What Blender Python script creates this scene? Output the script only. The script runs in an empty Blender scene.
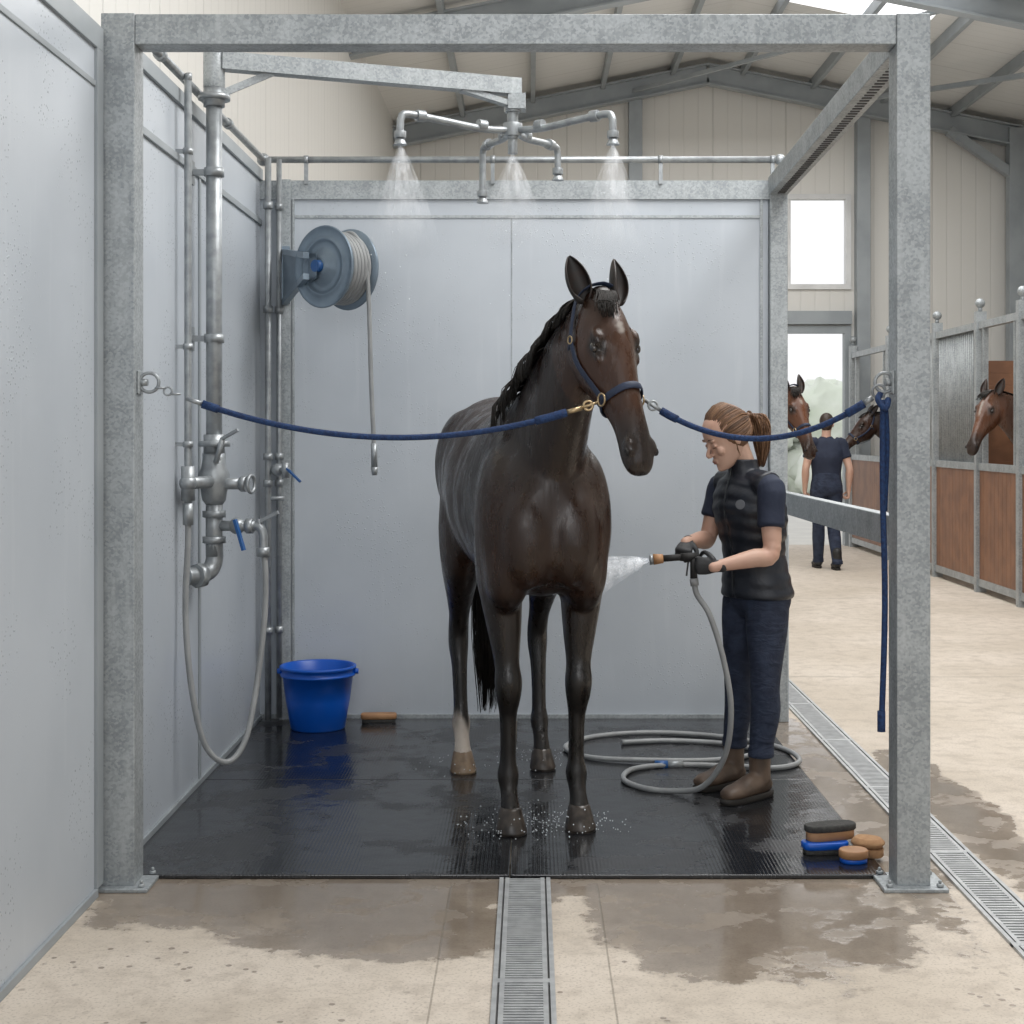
import bpy, math, random
from mathutils import Vector, Matrix
random.seed(7)
V=Vector
pi=math.pi
Z=V((0,0,1))
scene=bpy.context.scene
col=scene.collection
try:
    scene.view_settings.view_transform='Standard'
    scene.view_settings.exposure=0.0
except Exception: pass

# ------------------------------------------------------------------ mesh builder
def cr(keys,sub):
    out=[]
    n=len(keys)
    for i in range(n-1):
        p0=keys[max(i-1,0)];p1=keys[i];p2=keys[i+1];p3=keys[min(i+2,n-1)]
        for k in range(sub):
            t=k/sub
            out.append([0.5*((2*b)+(-a+c)*t+(2*a-5*b+4*c-d)*t*t+(-a+3*b-3*c+d)*t**3) for a,b,c,d in zip(p0,p1,p2,p3)])
    out.append(list(keys[-1]))
    return out

class MB:
    def __init__(s): s.v=[];s.f=[];s.m=[];s.s=[]
    def add(s,vs,fs,mat=0,smooth=False):
        o=len(s.v); s.v.extend([tuple(p) for p in vs])
        for f in fs:
            s.f.append([i+o for i in f]); s.m.append(mat); s.s.append(smooth)
    def bx(s,x0,x1,y0,y1,z0,z1,mat=0):
        vs=[(x,y,z) for z in (z0,z1) for y in (y0,y1) for x in (x0,x1)]
        s.add(vs,[(0,2,3,1),(4,5,7,6),(0,1,5,4),(2,6,7,3),(0,4,6,2),(1,3,7,5)],mat)
    def obox(s,c,ax,ay,az,mat=0):
        c=V(c);vs=[c+V(ax)*i+V(ay)*j+V(az)*k for k in(-1,1) for j in(-1,1) for i in(-1,1)]
        s.add(vs,[(0,2,3,1),(4,5,7,6),(0,1,5,4),(2,6,7,3),(0,4,6,2),(1,3,7,5)],mat)
    def beam(s,p0,p1,w,h,mat=0,up=Z):
        p0=V(p0);p1=V(p1);t=(p1-p0);L=t.length;t=t/L
        side=t.cross(up).normalized();u=side.cross(t)
        s.obox((p0+p1)/2,t*L/2,side*w/2,u*h/2,mat)
    def rings(s,R,mat=0,smooth=True,cap=True,closed=False):
        n=len(R[0]);vs=[p for r in R for p in r];fs=[]
        K=len(R)
        for i in range(K if closed else K-1):
            a=i*n;b=((i+1)%K)*n
            for j in range(n):
                fs.append((a+j,a+(j+1)%n,b+(j+1)%n,b+j))
        s.add(vs,fs,mat,smooth)
        if cap and not closed:
            o=len(s.v)-len(vs)
            s.f.append([o+j for j in range(n)][::-1]);s.m.append(mat);s.s.append(False)
            s.f.append([o+(K-1)*n+j for j in range(n)]);s.m.append(mat);s.s.append(False)
    def cyl(s,p0,p1,r,mat=0,n=16,r1=None):
        p0=V(p0);p1=V(p1);t=(p1-p0).normalized()
        u=t.orthogonal().normalized();w=t.cross(u);r1=r if r1 is None else r1
        R=[]
        for p,rr in((p0,r),(p1,r1)):
            R.append([p+u*rr*math.cos(2*pi*j/n)+w*rr*math.sin(2*pi*j/n) for j in range(n)])
        s.rings(R,mat)
    def limb(s,keys,ref=(1,0,0),sub=4,n=16,mat=0,cap=1.0,closed=False):
        ks=[]
        for k in keys:
            k=list(k) if len(k)!=2 else list(k[0])+[k[1]]
            if len(k)==4:k=k+[k[3]]
            ks.append(k)
        pts=cr(ks,sub) if sub>1 else ks
        P=[V(p[:3]) for p in pts];N=len(P);R=[];ref=V(ref)
        fr=[]
        for i in range(N):
            if closed: t=P[(i+1)%(N-1)]-P[(i-1)%(N-1)]
            else: t=P[min(i+1,N-1)]-P[max(i-1,0)]
            if t.length<1e-9:t=Z.copy()
            t.normalize();u=ref-t*t.dot(ref)
            if u.length<1e-3:u=t.orthogonal()
            u.normalize();w=t.cross(u);fr.append((t,u,w))
        def rg(c,u,w,a,b):return [c+u*a*math.cos(2*pi*j/n)+w*b*math.sin(2*pi*j/n) for j in range(n)]
        if cap and not closed:
            t,u,w=fr[0];a,b=pts[0][3],pts[0][4];d=min(a,b)*cap
            for q in(80,55,28):
                q=math.radians(q);R.append(rg(P[0]-t*d*math.sin(q),u,w,a*math.cos(q),b*math.cos(q)))
        for i in range(N-(1 if closed else 0)):
            t,u,w=fr[i];R.append(rg(P[i],u,w,pts[i][3],pts[i][4]))
        if cap and not closed:
            t,u,w=fr[-1];a,b=pts[-1][3],pts[-1][4];d=min(a,b)*cap
            for q in(28,55,80):
                q=math.radians(q);R.append(rg(P[-1]+t*d*math.sin(q),u,w,a*math.cos(q),b*math.cos(q)))
        s.rings(R,mat,True,not closed,closed)
    def tube(s,pts,r,mat=0,sub=6,n=10,cap=0.3):
        q=cr([list(p) for p in pts],sub) if sub>1 else pts
        P=[V(p) for p in q];t=(P[1]-P[0]).normalized();u=t.orthogonal().normalized();R=[]
        for i in range(len(P)):
            t2=(P[min(i+1,len(P)-1)]-P[max(i-1,0)])
            if t2.length<1e-9:t2=t
            t2.normalize();u=(u-t2*u.dot(t2)).normalized();w=t2.cross(u);t=t2
            rr=r if not callable(r) else r(i/(len(P)-1))
            R.append([P[i]+u*rr*math.cos(2*pi*j/n)+w*rr*math.sin(2*pi*j/n) for j in range(n)])
        s.rings(R,mat)
    def ell(s,c,ax,ay,az,mat=0,nu=18,nv=12):
        c=V(c);ax=V(ax);ay=V(ay);az=V(az);R=[]
        for i in range(1,nv):
            th=pi*i/nv;R.append([c+ax*math.sin(th)*math.cos(2*pi*j/nu)+ay*math.sin(th)*math.sin(2*pi*j/nu)-az*math.cos(th) for j in range(nu)])
        s.rings(R,mat)
    def sph(s,c,r,mat=0,nu=18,nv=12): s.ell(c,(r,0,0),(0,r,0),(0,0,r),mat,nu,nv)
    def lathe(s,o,axis,prof,mat=0,n=36,mats=None):
        o=V(o);t=V(axis).normalized();u=t.orthogonal().normalized();w=t.cross(u)
        R=[[o+t*h+u*r*math.cos(2*pi*j/n)+w*r*math.sin(2*pi*j/n) for j in range(n)] for r,h in prof]
        s.rings(R,mat,True,True)
    def torus(s,c,axis,R,r,mat=0,n=28,k=8):
        c=V(c);t=V(axis).normalized();u=t.orthogonal().normalized();w=t.cross(u);RR=[]
        for i in range(n):
            a=2*pi*i/n;d=u*math.cos(a)+w*math.sin(a)
            RR.append([c+d*(R+r*math.cos(2*pi*j/k))+t*r*math.sin(2*pi*j/k) for j in range(k)])
        s.rings(RR,mat,True,False,True)
    def slab(s,c,rx,ry,z0,z1,ang=0,p=4,mat=0,n=32,rnd=0.006):
        R=[];ca,sa=math.cos(ang),math.sin(ang)
        for z,k in((z0,-rnd),(z0+rnd,0),(z1-rnd,0),(z1,-rnd)):
            r=[]
            for j in range(n):
                a=2*pi*j/n;cx,sy=math.cos(a),math.sin(a)
                x=(rx+k)*math.copysign(abs(cx)**(2/p),cx);y=(ry+k)*math.copysign(abs(sy)**(2/p),sy)
                r.append(V((c[0]+x*ca-y*sa,c[1]+x*sa+y*ca,z)))
            R.append(r)
        s.rings(R,mat)
    def mesh(s,name):
        me=bpy.data.meshes.new(name);me.from_pydata(s.v,[],s.f)
        me.polygons.foreach_set('material_index',s.m);me.polygons.foreach_set('use_smooth',s.s);me.update();return me
    def obj(s,name,mats,parent=None,bevel=0,solid=0,loc=None):
        me=s.mesh(name)
        for m in mats:me.materials.append(m)
        ob=bpy.data.objects.new(name,me);col.objects.link(ob)
        if parent:ob.parent=parent
        if bevel:
            b=ob.modifiers.new('bevel','BEVEL');b.width=bevel;b.segments=2;b.limit_method='ANGLE';b.angle_limit=math.radians(50)
        if solid:
            b=ob.modifiers.new('solid','SOLIDIFY');b.thickness=solid
        return ob

def remesh(mb,voxel,it=5,fac=0.5):
    me=mb.mesh('tmp');ob=bpy.data.objects.new('tmp',me);col.objects.link(ob)
    m=ob.modifiers.new('r','REMESH');m.mode='VOXEL';m.voxel_size=voxel;m.use_smooth_shade=True
    if it:
        q=ob.modifiers.new('s','SMOOTH');q.factor=fac;q.iterations=it
    dg=bpy.context.evaluated_depsgraph_get();dg.update()
    me2=bpy.data.meshes.new_from_object(ob.evaluated_get(dg))
    bpy.data.objects.remove(ob)
    me2.polygons.foreach_set('use_smooth',[True]*len(me2.polygons))
    return me2
def wsmooth(me,wf,it):
    ob=bpy.data.objects.new('tmp',me);col.objects.link(ob);vg=ob.vertex_groups.new(name='w')
    for v in me.vertices:
        w_=wf(v.co)
        if w_>0:vg.add([v.index],min(1,w_),'REPLACE')
    q=ob.modifiers.new('s','SMOOTH');q.factor=.6;q.iterations=it;q.vertex_group='w'
    dg=bpy.context.evaluated_depsgraph_get();dg.update()
    me2=bpy.data.meshes.new_from_object(ob.evaluated_get(dg));bpy.data.objects.remove(ob);return me2
def robj(name,mb,voxel,mats,parent,it=5,fac=0.5,colf=None,wf=None,wit=30):
    me=remesh(mb,voxel,it,fac)
    if wf:me=wsmooth(me,wf,wit)
    me.name=name
    for m in mats:me.materials.append(m)
    if colf:
        a=me.color_attributes.new('Col','FLOAT_COLOR','POINT');buf=[]
        for v in me.vertices:
            c=colf(v.co);buf.extend((c[0],c[1],c[2],1))
        a.data.foreach_set('color',buf)
    ob=bpy.data.objects.new(name,me);col.objects.link(ob);ob.parent=parent;return ob
def empty(name,loc=(0,0,0),rot=0,sc=1):
    e=bpy.data.objects.new(name,None);col.objects.link(e);e.location=loc;e.rotation_euler=(0,0,rot);e.scale=(sc,sc,sc);e.empty_display_size=.1;return e

# ------------------------------------------------------------------ materials
class NT:
    def __init__(s,name):
        s.mat=bpy.data.materials.new(name);s.mat.use_nodes=True;s.t=s.mat.node_tree;s.n=s.t.nodes
        s.b=s.n['Principled BSDF'];s.tc=s.n.new('ShaderNodeTexCoord').outputs['Object']
    def lk(s,a,b): s.t.links.new(a,b)
    def set(s,sock,v):
        if isinstance(v,bpy.types.NodeSocket): s.lk(v,sock)
        elif isinstance(v,(tuple,list)) and len(v)==3 and sock.type=='RGBA': sock.default_value=(*v,1)
        else: sock.default_value=v
    def inp(s,nm,v): s.set(s.b.inputs[nm],v)
    def m(s,op,a,b=None,c=None,clamp=False):
        n=s.n.new('ShaderNodeMath');n.operation=op;n.use_clamp=clamp
        for i,x in enumerate((a,b,c)):
            if x is not None:s.set(n.inputs[i],x)
        return n.outputs[0]
    def mapping(s,sc=(1,1,1),loc=(0,0,0)):
        n=s.n.new('ShaderNodeMapping');s.lk(s.tc,n.inputs[0]);n.inputs['Scale'].default_value=sc;n.inputs['Location'].default_value=loc;return n.outputs[0]
    def noise(s,scale,detail=4,rough=.5,vec=None,dist=0):
        n=s.n.new('ShaderNodeTexNoise');s.lk(vec or s.tc,n.inputs['Vector']);n.inputs['Scale'].default_value=scale;n.inputs['Detail'].default_value=detail;n.inputs['Roughness'].default_value=rough;n.inputs['Distortion'].default_value=dist;return n.outputs['Fac']
    def vor(s,scale,out='Distance',vec=None,feat='F1'):
        n=s.n.new('ShaderNodeTexVoronoi');n.feature=feat;s.lk(vec or s.tc,n.inputs['Vector']);n.inputs['Scale'].default_value=scale;return n.outputs[out]
    def xyz(s):
        n=s.n.new('ShaderNodeSeparateXYZ');s.lk(s.tc,n.inputs[0]);return n.outputs
    def mix(s,f,a,b,mode='MIX'):
        n=s.n.new('ShaderNodeMix');n.data_type='RGBA';n.blend_type=mode
        s.set(n.inputs[0],f);s.set(n.inputs[6],a);s.set(n.inputs[7],b);return n.outputs[2]
    def ss(s,x,lo,hi,a=0,b=1):
        n=s.n.new('ShaderNodeMapRange');n.interpolation_type='SMOOTHSTEP';s.set(n.inputs[0],x)
        n.inputs[1].default_value=lo;n.inputs[2].default_value=hi;n.inputs[3].default_value=a;n.inputs[4].default_value=b;return n.outputs[0]
    def bump(s,h,strength=.3,dist=.01,prev=None):
        n=s.n.new('ShaderNodeBump');n.inputs['Strength'].default_value=strength;n.inputs['Distance'].default_value=dist;s.lk(h,n.inputs['Height'])
        if prev:s.lk(prev,n.inputs['Normal'])
        s.lk(n.outputs[0],s.b.inputs['Normal']);return n.outputs[0]

def pm(name,c1,c2=None,scale=6,rough=.5,metal=0,bs=0,bd=.002,bscale=40,coat=0,rv=0,sheen=0,spec=None):
    t=NT(name)
    if c2 is None:c2=tuple(x*.82 for x in c1)
    f=t.ss(t.noise(scale,5),.3,.7);t.inp('Base Color',t.mix(f,c1,c2))
    t.inp('Roughness',t.ss(t.noise(scale*1.7,3),.3,.7,rough-rv,rough+rv) if rv else rough);t.inp('Metallic',metal)
    if spec is not None:t.inp('Specular IOR Level',spec)
    if coat:t.inp('Coat Weight',coat);t.inp('Coat Roughness',.15)
    if sheen:t.inp('Sheen Weight',sheen)
    if bs:t.bump(t.noise(bscale,4),bs,bd)
    return t.mat

def galv():
    t=NT('galvanised_steel');c=t.vor(120,'Color');n=t.n.new('ShaderNodeSeparateColor');t.lk(c,n.inputs[0])
    f=t.m('ADD',t.m('MULTIPLY',n.outputs[0],.32),t.m('MULTIPLY',t.noise(7,6,.65),.85))
    st=t.ss(t.noise(5,5,.6,t.mapping((4,4,.5))),.5,.72)
    base=t.mix(t.ss(f,.3,.85),(.265,.29,.305),(.43,.46,.475))
    t.inp('Base Color',t.mix(t.m('MULTIPLY',st,.35),base,(.53,.56,.57)));t.inp('Metallic',.35)
    t.inp('Roughness',t.ss(f,.2,.9,.55,.42));t.bump(t.noise(45,4),.10,.003);return t.mat
M_galv=galv()
M_steel=pm('pipe_steel',(.38,.405,.42),(.27,.29,.305),22,.40,.5,.10,.002,50)
M_beam=pm('painted_beam_steel',(.34,.37,.39),(.28,.31,.33),3,.5,.15)
def panel():
    t=NT('wet_wall_panel');x=t.xyz()
    f=t.ss(t.noise(1.3,4),.3,.7)
    drops=t.ss(t.vor(55),.10,.24,1,0);dens=t.ss(t.noise(3.0,3),.46,.62);d=t.m('MULTIPLY',drops,dens)
    runs=t.ss(t.noise(7,4,.5,t.mapping((3,3,.22))),.58,.7)
    base=t.mix(f,(.43,.47,.515),(.49,.53,.575))
    t.inp('Base Color',t.mix(t.m('MULTIPLY',runs,.12),base,(.60,.63,.66)))
    t.inp('Roughness',t.m('SUBTRACT',.36,t.m('MULTIPLY',d,.28)));t.inp('Metallic',.05)
    t.bump(d,.6,.003);return t.mat
M_panel=panel()
def cladding(ax,name,c=(.70,.69,.655)):
    t=NT(name);x=t.xyz()[ax]
    fr=t.m('FRACT',t.m('MULTIPLY',x,5.0));line=t.ss(t.m('ABSOLUTE',t.m('SUBTRACT',fr,.5)),.0,.08,1,0)
    fr2=t.m('FRACT',t.m('MULTIPLY',x,1.0));line2=t.ss(t.m('ABSOLUTE',t.m('SUBTRACT',fr2,.5)),.0,.02,1,0)
    l=t.m('MAXIMUM',t.m('MULTIPLY',line,.25),t.m('MULTIPLY',line2,.6))
    t.inp('Base Color',t.mix(l,c,tuple(q*.7 for q in c)));t.inp('Roughness',.55)
    t.bump(t.m('SUBTRACT',1,l),.4,.02);return t.mat
M_cladX=cladding(0,'cladding_gable');M_cladY=cladding(1,'cladding_side');M_roof=cladding(1,'roof_sheet',(.68,.68,.66))
def floor_mat():
    t=NT('stable_concrete');o=t.xyz();x,y=o[0],o[1]
    n1=t.noise(.9,6,.6);n2=t.noise(9,7,.7);n3=t.noise(110,3);n4=t.noise(2.8,6,.7)
    base=t.mix(t.ss(n1,.3,.7),(.52,.455,.375),(.65,.58,.50))
    base=t.mix(t.m('MULTIPLY',t.ss(n2,.45,.66),.5),base,(.37,.315,.26))
    base=t.mix(t.m('MULTIPLY',t.ss(n4,.5,.7),.35),base,(.42,.37,.31))
    base=t.mix(t.m('MULTIPLY',t.ss(n3,.52,.68),.5),base,(.30,.255,.21))
    def blob(cx,cy,rx,ry):
        a=t.m('DIVIDE',t.m('SUBTRACT',x,cx),rx);b=t.m('DIVIDE',t.m('SUBTRACT',y,cy),ry)
        return t.m('SQRT',t.m('ADD',t.m('MULTIPLY',a,a),t.m('MULTIPLY',b,b)))
    d=t.m('MINIMUM',blob(-.72,5.02,.92,.44),blob(.68,4.85,.58,.66))
    d=t.m('MINIMUM',d,blob(1.33,6.6,.17,2.2))
    d=t.m('MINIMUM',d,blob(-.45,4.75,.50,.38))
    d=t.m('MINIMUM',d,blob(-.1,5.2,1.5,.22))
    d=t.m('MINIMUM',d,blob(1.75,6.2,.18,1.2))
    d=t.m('ADD',d,t.m('MULTIPLY',t.m('SUBTRACT',t.noise(3.2,7,.7),.5),1.5))
    w=t.ss(d,.86,1.0,1,0)
    spots=t.m('MULTIPLY',t.ss(t.vor(16),.14,.2,1,0),t.ss(t.noise(2.6,3),.46,.56))
    spots=t.m('MULTIPLY',spots,t.ss(y,6.6,5.8,0,1))
    w=t.m('MAXIMUM',w,t.m('MULTIPLY',spots,.8))
    w2=t.ss(d,.45,.95,1,0)
    base=t.mix(t.m('MULTIPLY',w,.60),base,(.15,.112,.08))
    base=t.mix(t.m('MULTIPLY',w2,.38),base,(.10,.075,.055))
    def ln(s,c,wd=.006):return t.ss(t.m('ABSOLUTE',t.m('SUBTRACT',s,c)),wd*.4,wd,1,0)
    j=t.m('MAXIMUM',ln(x,-.27,.004),ln(x,.23,.004));j=t.m('MULTIPLY',j,t.ss(y,5.1,5.2,.8,0))
    j=t.m('MAXIMUM',j,ln(y,9.5,.01));j=t.m('MAXIMUM',j,ln(y,14.0,.012))
    base=t.mix(t.m('MULTIPLY',j,.6),base,(.15,.13,.10))
    t.inp('Base Color',base)
    pud=t.ss(t.noise(4.5,4,.6),.38,.50)
    t.inp('Roughness',t.m('SUBTRACT',.74,t.m('MULTIPLY',w,t.m('ADD',.25,t.m('MULTIPLY',pud,.42)))))
    dry=t.m('SUBTRACT',1,t.m('MULTIPLY',w,t.m('MULTIPLY',pud,.8)))
    hb=t.m('SUBTRACT',t.m('MULTIPLY',dry,t.m('ADD',t.m('MULTIPLY',n2,.6),t.m('MULTIPLY',n3,.4))),j)
    t.bump(hb,.28,.006);return t.mat
M_floor=floor_mat()
def mat_mat():
    t=NT('wet_rubber');o=t.xyz()
    a=t.m('SINE',t.m('MULTIPLY',t.m('ADD',o[0],o[1]),230));b=t.m('SINE',t.m('MULTIPLY',t.m('SUBTRACT',o[0],o[1]),230))
    rib=t.ss(t.m('MULTIPLY',a,b),-.2,.6)
    wet=t.ss(t.noise(2.3,6,.65),.38,.54)
    t.inp('Base Color',t.mix(wet,(.032,.033,.036),(.012,.013,.015)))
    t.inp('Roughness',t.ss(wet,0,1,.36,.08));t.inp('Specular IOR Level',.65)
    n=t.bump(t.m('MULTIPLY',rib,t.ss(wet,0,1,1,.3)),.3,.003);t.bump(t.noise(6,4),.18,.02,n);return t.mat
M_mat=mat_mat()
M_grate=pm('drain_galvanised',(.48,.495,.50),(.37,.38,.39),20,.45,.3)
M_dark=pm('dark_channel',(.02,.02,.02),None,5,.7)
M_chan=pm('channel_shadowed_steel',(.09,.09,.09),None,5,.7)
M_wood=pm('stall_wood',(.27,.13,.07),(.19,.09,.05),5,.5,0,.1,.002,30)
M_blue=pm('blue_plastic',(.0,.095,.52),(.0,.08,.44),3,.35)
M_rope=pm('blue_rope',(.008,.022,.075),(.012,.045,.14),90,.8,0,.9,.004,170)
M_halter=pm('halter_webbing',(.012,.022,.05),(.02,.032,.07),60,.6,0,.4,.001,200)
M_brass=pm('brass',(.60,.46,.28),(.45,.34,.2),20,.3,.8)
M_hose=pm('grey_hose',(.31,.32,.325),(.25,.26,.265),10,.45,0)
M_reel=pm('reel_blue_grey',(.22,.28,.34),(.17,.22,.27),8,.38,.4)
M_woodblk=pm('brush_wood',(.42,.23,.11),(.33,.17,.08),12,.55)
M_brist=pm('bristles',(.03,.03,.03),(.06,.06,.055),80,.8,0,.8,.004,200)
M_sponge=pm('tan_sponge',(.42,.25,.13),(.33,.18,.09),60,.9,0,.6,.003,120)
M_white=pm('white_frame',(.75,.76,.76),None,3,.5)
M_redtap=pm('tap_blue_handle',(.02,.10,.30),None,3,.35)
def emis(name,c,st):
    t=NT(name);t.inp('Base Color',c);t.inp('Emission Color',c);t.inp('Emission Strength',st);return t.mat
M_sky=emis('skylight_polycarbonate',(.97,.98,1),1.3)

# ------------------------------------------------------------------ camera / world / light
cam=bpy.data.cameras.new('camera');co=bpy.data.objects.new('camera',cam);col.objects.link(co)
co.location=(0,0,1.55);co.rotation_euler=(pi/2,0,0);cam.lens=52.73;cam.sensor_width=36;cam.shift_x=-.0176;cam.shift_y=-.078
cam.clip_end=300
scene.camera=co
w=bpy.data.worlds.new('world');scene.world=w;w.use_nodes=True
w.node_tree.nodes['Background'].inputs[0].default_value=(.98,.985,1,1);w.node_tree.nodes['Background'].inputs[1].default_value=1.05
def area(name,loc,size,size_y,power,rot=(0,0,0),c=(1,.99,.975)):
    l=bpy.data.lights.new(name,'AREA');l.shape='RECTANGLE';l.size=size;l.size_y=size_y;l.energy=power;l.color=c
    o=bpy.data.objects.new(name,l);col.objects.link(o);o.location=loc;o.rotation_euler=rot;return o
area('skylight_lamp',(1.7,5.7,5.3),2.6,3.4,245,(0,rad0 if False else math.radians(12),0))
area('skylight_lamp.001',(2.8,14.0,5.6),4,9,330)
area('roof_fill',(2.6,12.5,4.3),5,9,60,(pi,0,0))  # added fill aimed upward to brighten the roof; the barn has no such lamp
area('front_fill',(-.4,-1.2,3.6),3.5,2.4,62,(math.radians(68),0,math.radians(-6)),(.97,.98,1))  # added fill from behind the camera

# ------------------------------------------------------------------ building shell
XL,XR,XRG=-1.85,6.65,2.4;YB=20.5;ZE=5.75;ZR=6.6
m=MB();m.bx(XL,XR,-3,YB+.15,-.12,0);m.obj('floor',[M_floor])
m=MB();m.bx(-60,60,YB+.15,90,-.14,-.02);m.obj('ground_outside',[pm('pale_gravel',(.6,.59,.55),(.54,.53,.5),2,.9)])
m=MB();m.bx(XL-.12,XL,-3,YB,0,ZE);m.obj('wall_left',[M_cladY])
m=MB();m.bx(XR,XR+.12,-3,YB,0,ZE);m.obj('wall_right',[M_cladY])
DX0,DX1=2.7,4.38
m=MB()
m.bx(XL,DX0,YB,YB+.15,0,ZE);m.bx(DX1,XR,YB,YB+.15,0,ZE)
m.bx(DX0,DX1,YB,YB+.15,3.0,3.5);m.bx(DX0,DX1,YB,YB+.15,4.8,ZE)
pts=[V((XL,YB,ZE)),V((XR,YB,ZE)),V((XRG,YB,ZR+.02)),V((XL,YB+.15,ZE)),V((XR,YB+.15,ZE)),V((XRG,YB+.15,ZR+.02))]
m.add(pts,[(0,1,2),(5,4,3),(0,3,4,1),(1,4,5,2),(2,5,3,0)])
m.obj('wall_back',[M_cladX])
m=MB()
a,b,z0,z1=DX0,DX1,3.5,4.8
m.bx(a+.07,b-.07,YB-.04,YB+.1,z0,z0+.07);m.bx(a+.07,b-.07,YB-.04,YB+.1,z1-.07,z1);m.bx(a,a+.07,YB-.045,YB+.1,z0,z1);m.bx(b-.07,b,YB-.045,YB+.1,z0,z1)
m.bx((a+b)/2-.02,(a+b)/2+.02,YB-.02,YB+.06,z0+.07,z1-.07)
m.obj('window_1',[M_white])
m=MB();m.bx(DX0,DX0+.09,YB-.05,YB+.1,0,3.0);m.bx(DX1-.09,DX1,YB-.05,YB+.1,0,3.0);m.bx(DX0+.09,DX1-.09,YB-.045,YB+.1,2.9,3.0)
m.bx(DX0,DX1,YB-.10,YB-.005,3.02,3.2)
m.obj('door_1',[M_beam])
# roof
m=MB();th=.1
def roofz(x):return ZR-abs(x-XRG)*(ZR-ZE)/(XRG-XL)
def rslab(x0,x1,y0,y1,mat,dz=0):
    vs=[];
    for dzz in(0,th):
        for x,y in((x0,y0),(x1,y0),(x1,y1),(x0,y1)):vs.append((x,y,roofz(x)+dzz+dz))
    m.add(vs,[(3,2,1,0),(4,5,6,7),(0,1,5,4),(1,2,6,5),(2,3,7,6),(3,0,4,7)],mat)
rslab(XL-.2,XRG,-3,YB+.3,0)
rslab(XRG,2.5,-3,YB+.3,0);rslab(4.5,XR+.2,-3,YB+.3,0);rslab(2.5,4.5,17.2,YB+.3,0);rslab(2.5,4.5,-3,4,0)
rslab(2.5,4.5,4,17.2,1)
m.obj('ceiling',[M_roof,M_sky])
m=MB()
for y in(20.25,15.4,10.6,5.6):
    for xa,xb in((XL,XRG),(XRG,XR)):
        za,zb=roofz(xa)-.22,roofz(xb)-.22
        m.beam((xa,y,za),(xb,y,zb),.03,.26);m.beam((xa,y,za-.13),(xb,y,zb-.13),.16,.025);m.beam((xa,y,za+.13),(xb,y,zb+.13),.16,.025)
    if y>6:
        m.bx(XR-.2,XR,y-.09,y+.09,0,ZE-.1)
    xx=XR
    m.beam((xx-.1,y,ZE-.75),(xx-1.0,y,roofz(xx-1.0)-.33),.14,.12)
for k in range(1,9):
    x=XL+k*(XR-XL)/9
    m.bx(x-.03,x+.03,-3,YB,roofz(x)-.14,roofz(x)-.0)
for xx in(1.43,4.52):m.bx(xx-.09,xx+.09,YB-.2,YB,0,roofz(xx)-.2)
m.beam((XR-2.6,20.2,roofz(XR-2.6)-.3),(XR-.1,15.5,ZE-.3),.06,.06)
m.beam((XRG-1,20.2,roofz(XRG-1)-.25),(XRG+2,15.5,roofz(XRG+2)-.25),.05,.05)
m.obj('roof_trusses',[M_beam],bevel=.004)
# outside greenery
tm=NT('leaves');tm.inp('Base Color',tm.mix(tm.ss(tm.noise(1.2,6),.35,.65),(.74,.80,.69),(.88,.91,.85)));tm.inp('Roughness',.9)
m=MB()
for i in range(34):
    x=random.uniform(1,12);y=random.uniform(36,40);z=random.uniform(.4,2.3);r=random.uniform(.6,1.0)
    m.sph((x,y,z),r,0,10,7)
ob=m.obj('hedge',[tm.mat]);d=ob.modifiers.new('sub','SUBSURF');d.levels=1;d.render_levels=1
tx=bpy.data.textures.new('leafclump','CLOUDS');tx.noise_scale=.35
q=ob.modifiers.new('disp','DISPLACE');q.texture=tx;q.strength=.7

# ------------------------------------------------------------------ wash stall partitions
XW=-1.45;YF=5.14;YK=8.06
m=MB()
m.bx(XW-.06,XW,1.0,YK+.06,0.02,2.90,0)
m.bx(XW-.065,XW+.012,1.0,5.06,2.83,2.91,1);m.bx(XW,XW+.006,1.0,5.06,2.70,2.72,1)
m.bx(XW-.005,XW+.012,4.99,5.06,0.03,2.83,1)
m.bx(XW,XW+.012,1.0,5.0,0,.03,1)
m.bx(XW-.005,XW+.015,5.2,YK,2.9,2.96,1);m.bx(XW,XW+.012,5.2,YK,2.66,2.69,1);m.bx(XW,XW+.012,5.2,YK,0,.035,1)
m.bx(XW,XW+.008,6.55,6.58,0.035,2.66,1)
m.obj('stall_partition',[M_panel,M_beam],bevel=.002)
m=MB()
m.bx(XW,1.28,YK,YK+.05,.02,2.80,0)
m.bx(XW+.0,1.30,YK-.015,YK+.06,2.80,2.90,1)
m.bx(XW+.19,1.235,YK-.006,YK,2.70,2.715,1)
m.bx(-.10,-.096,YK-.003,YK,.035,2.7,1)
m.bx(XW,1.28,YK-.012,YK,0,.035,1)
m.bx(XW+.11,XW+.17,YK-.05,YK-.016,0,2.9,1)
m.bx(XW+.175,XW+.185,YK-.014,YK,0.035,2.8,1)
m.bx(1.235,1.25,YK-.010,YK,0.035,2.8,1)
m.bx(1.38,1.385,YK-.03,YK+.06,0,1.0,0)
m.obj('stall_partition',[M_panel,M_galv])

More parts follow.
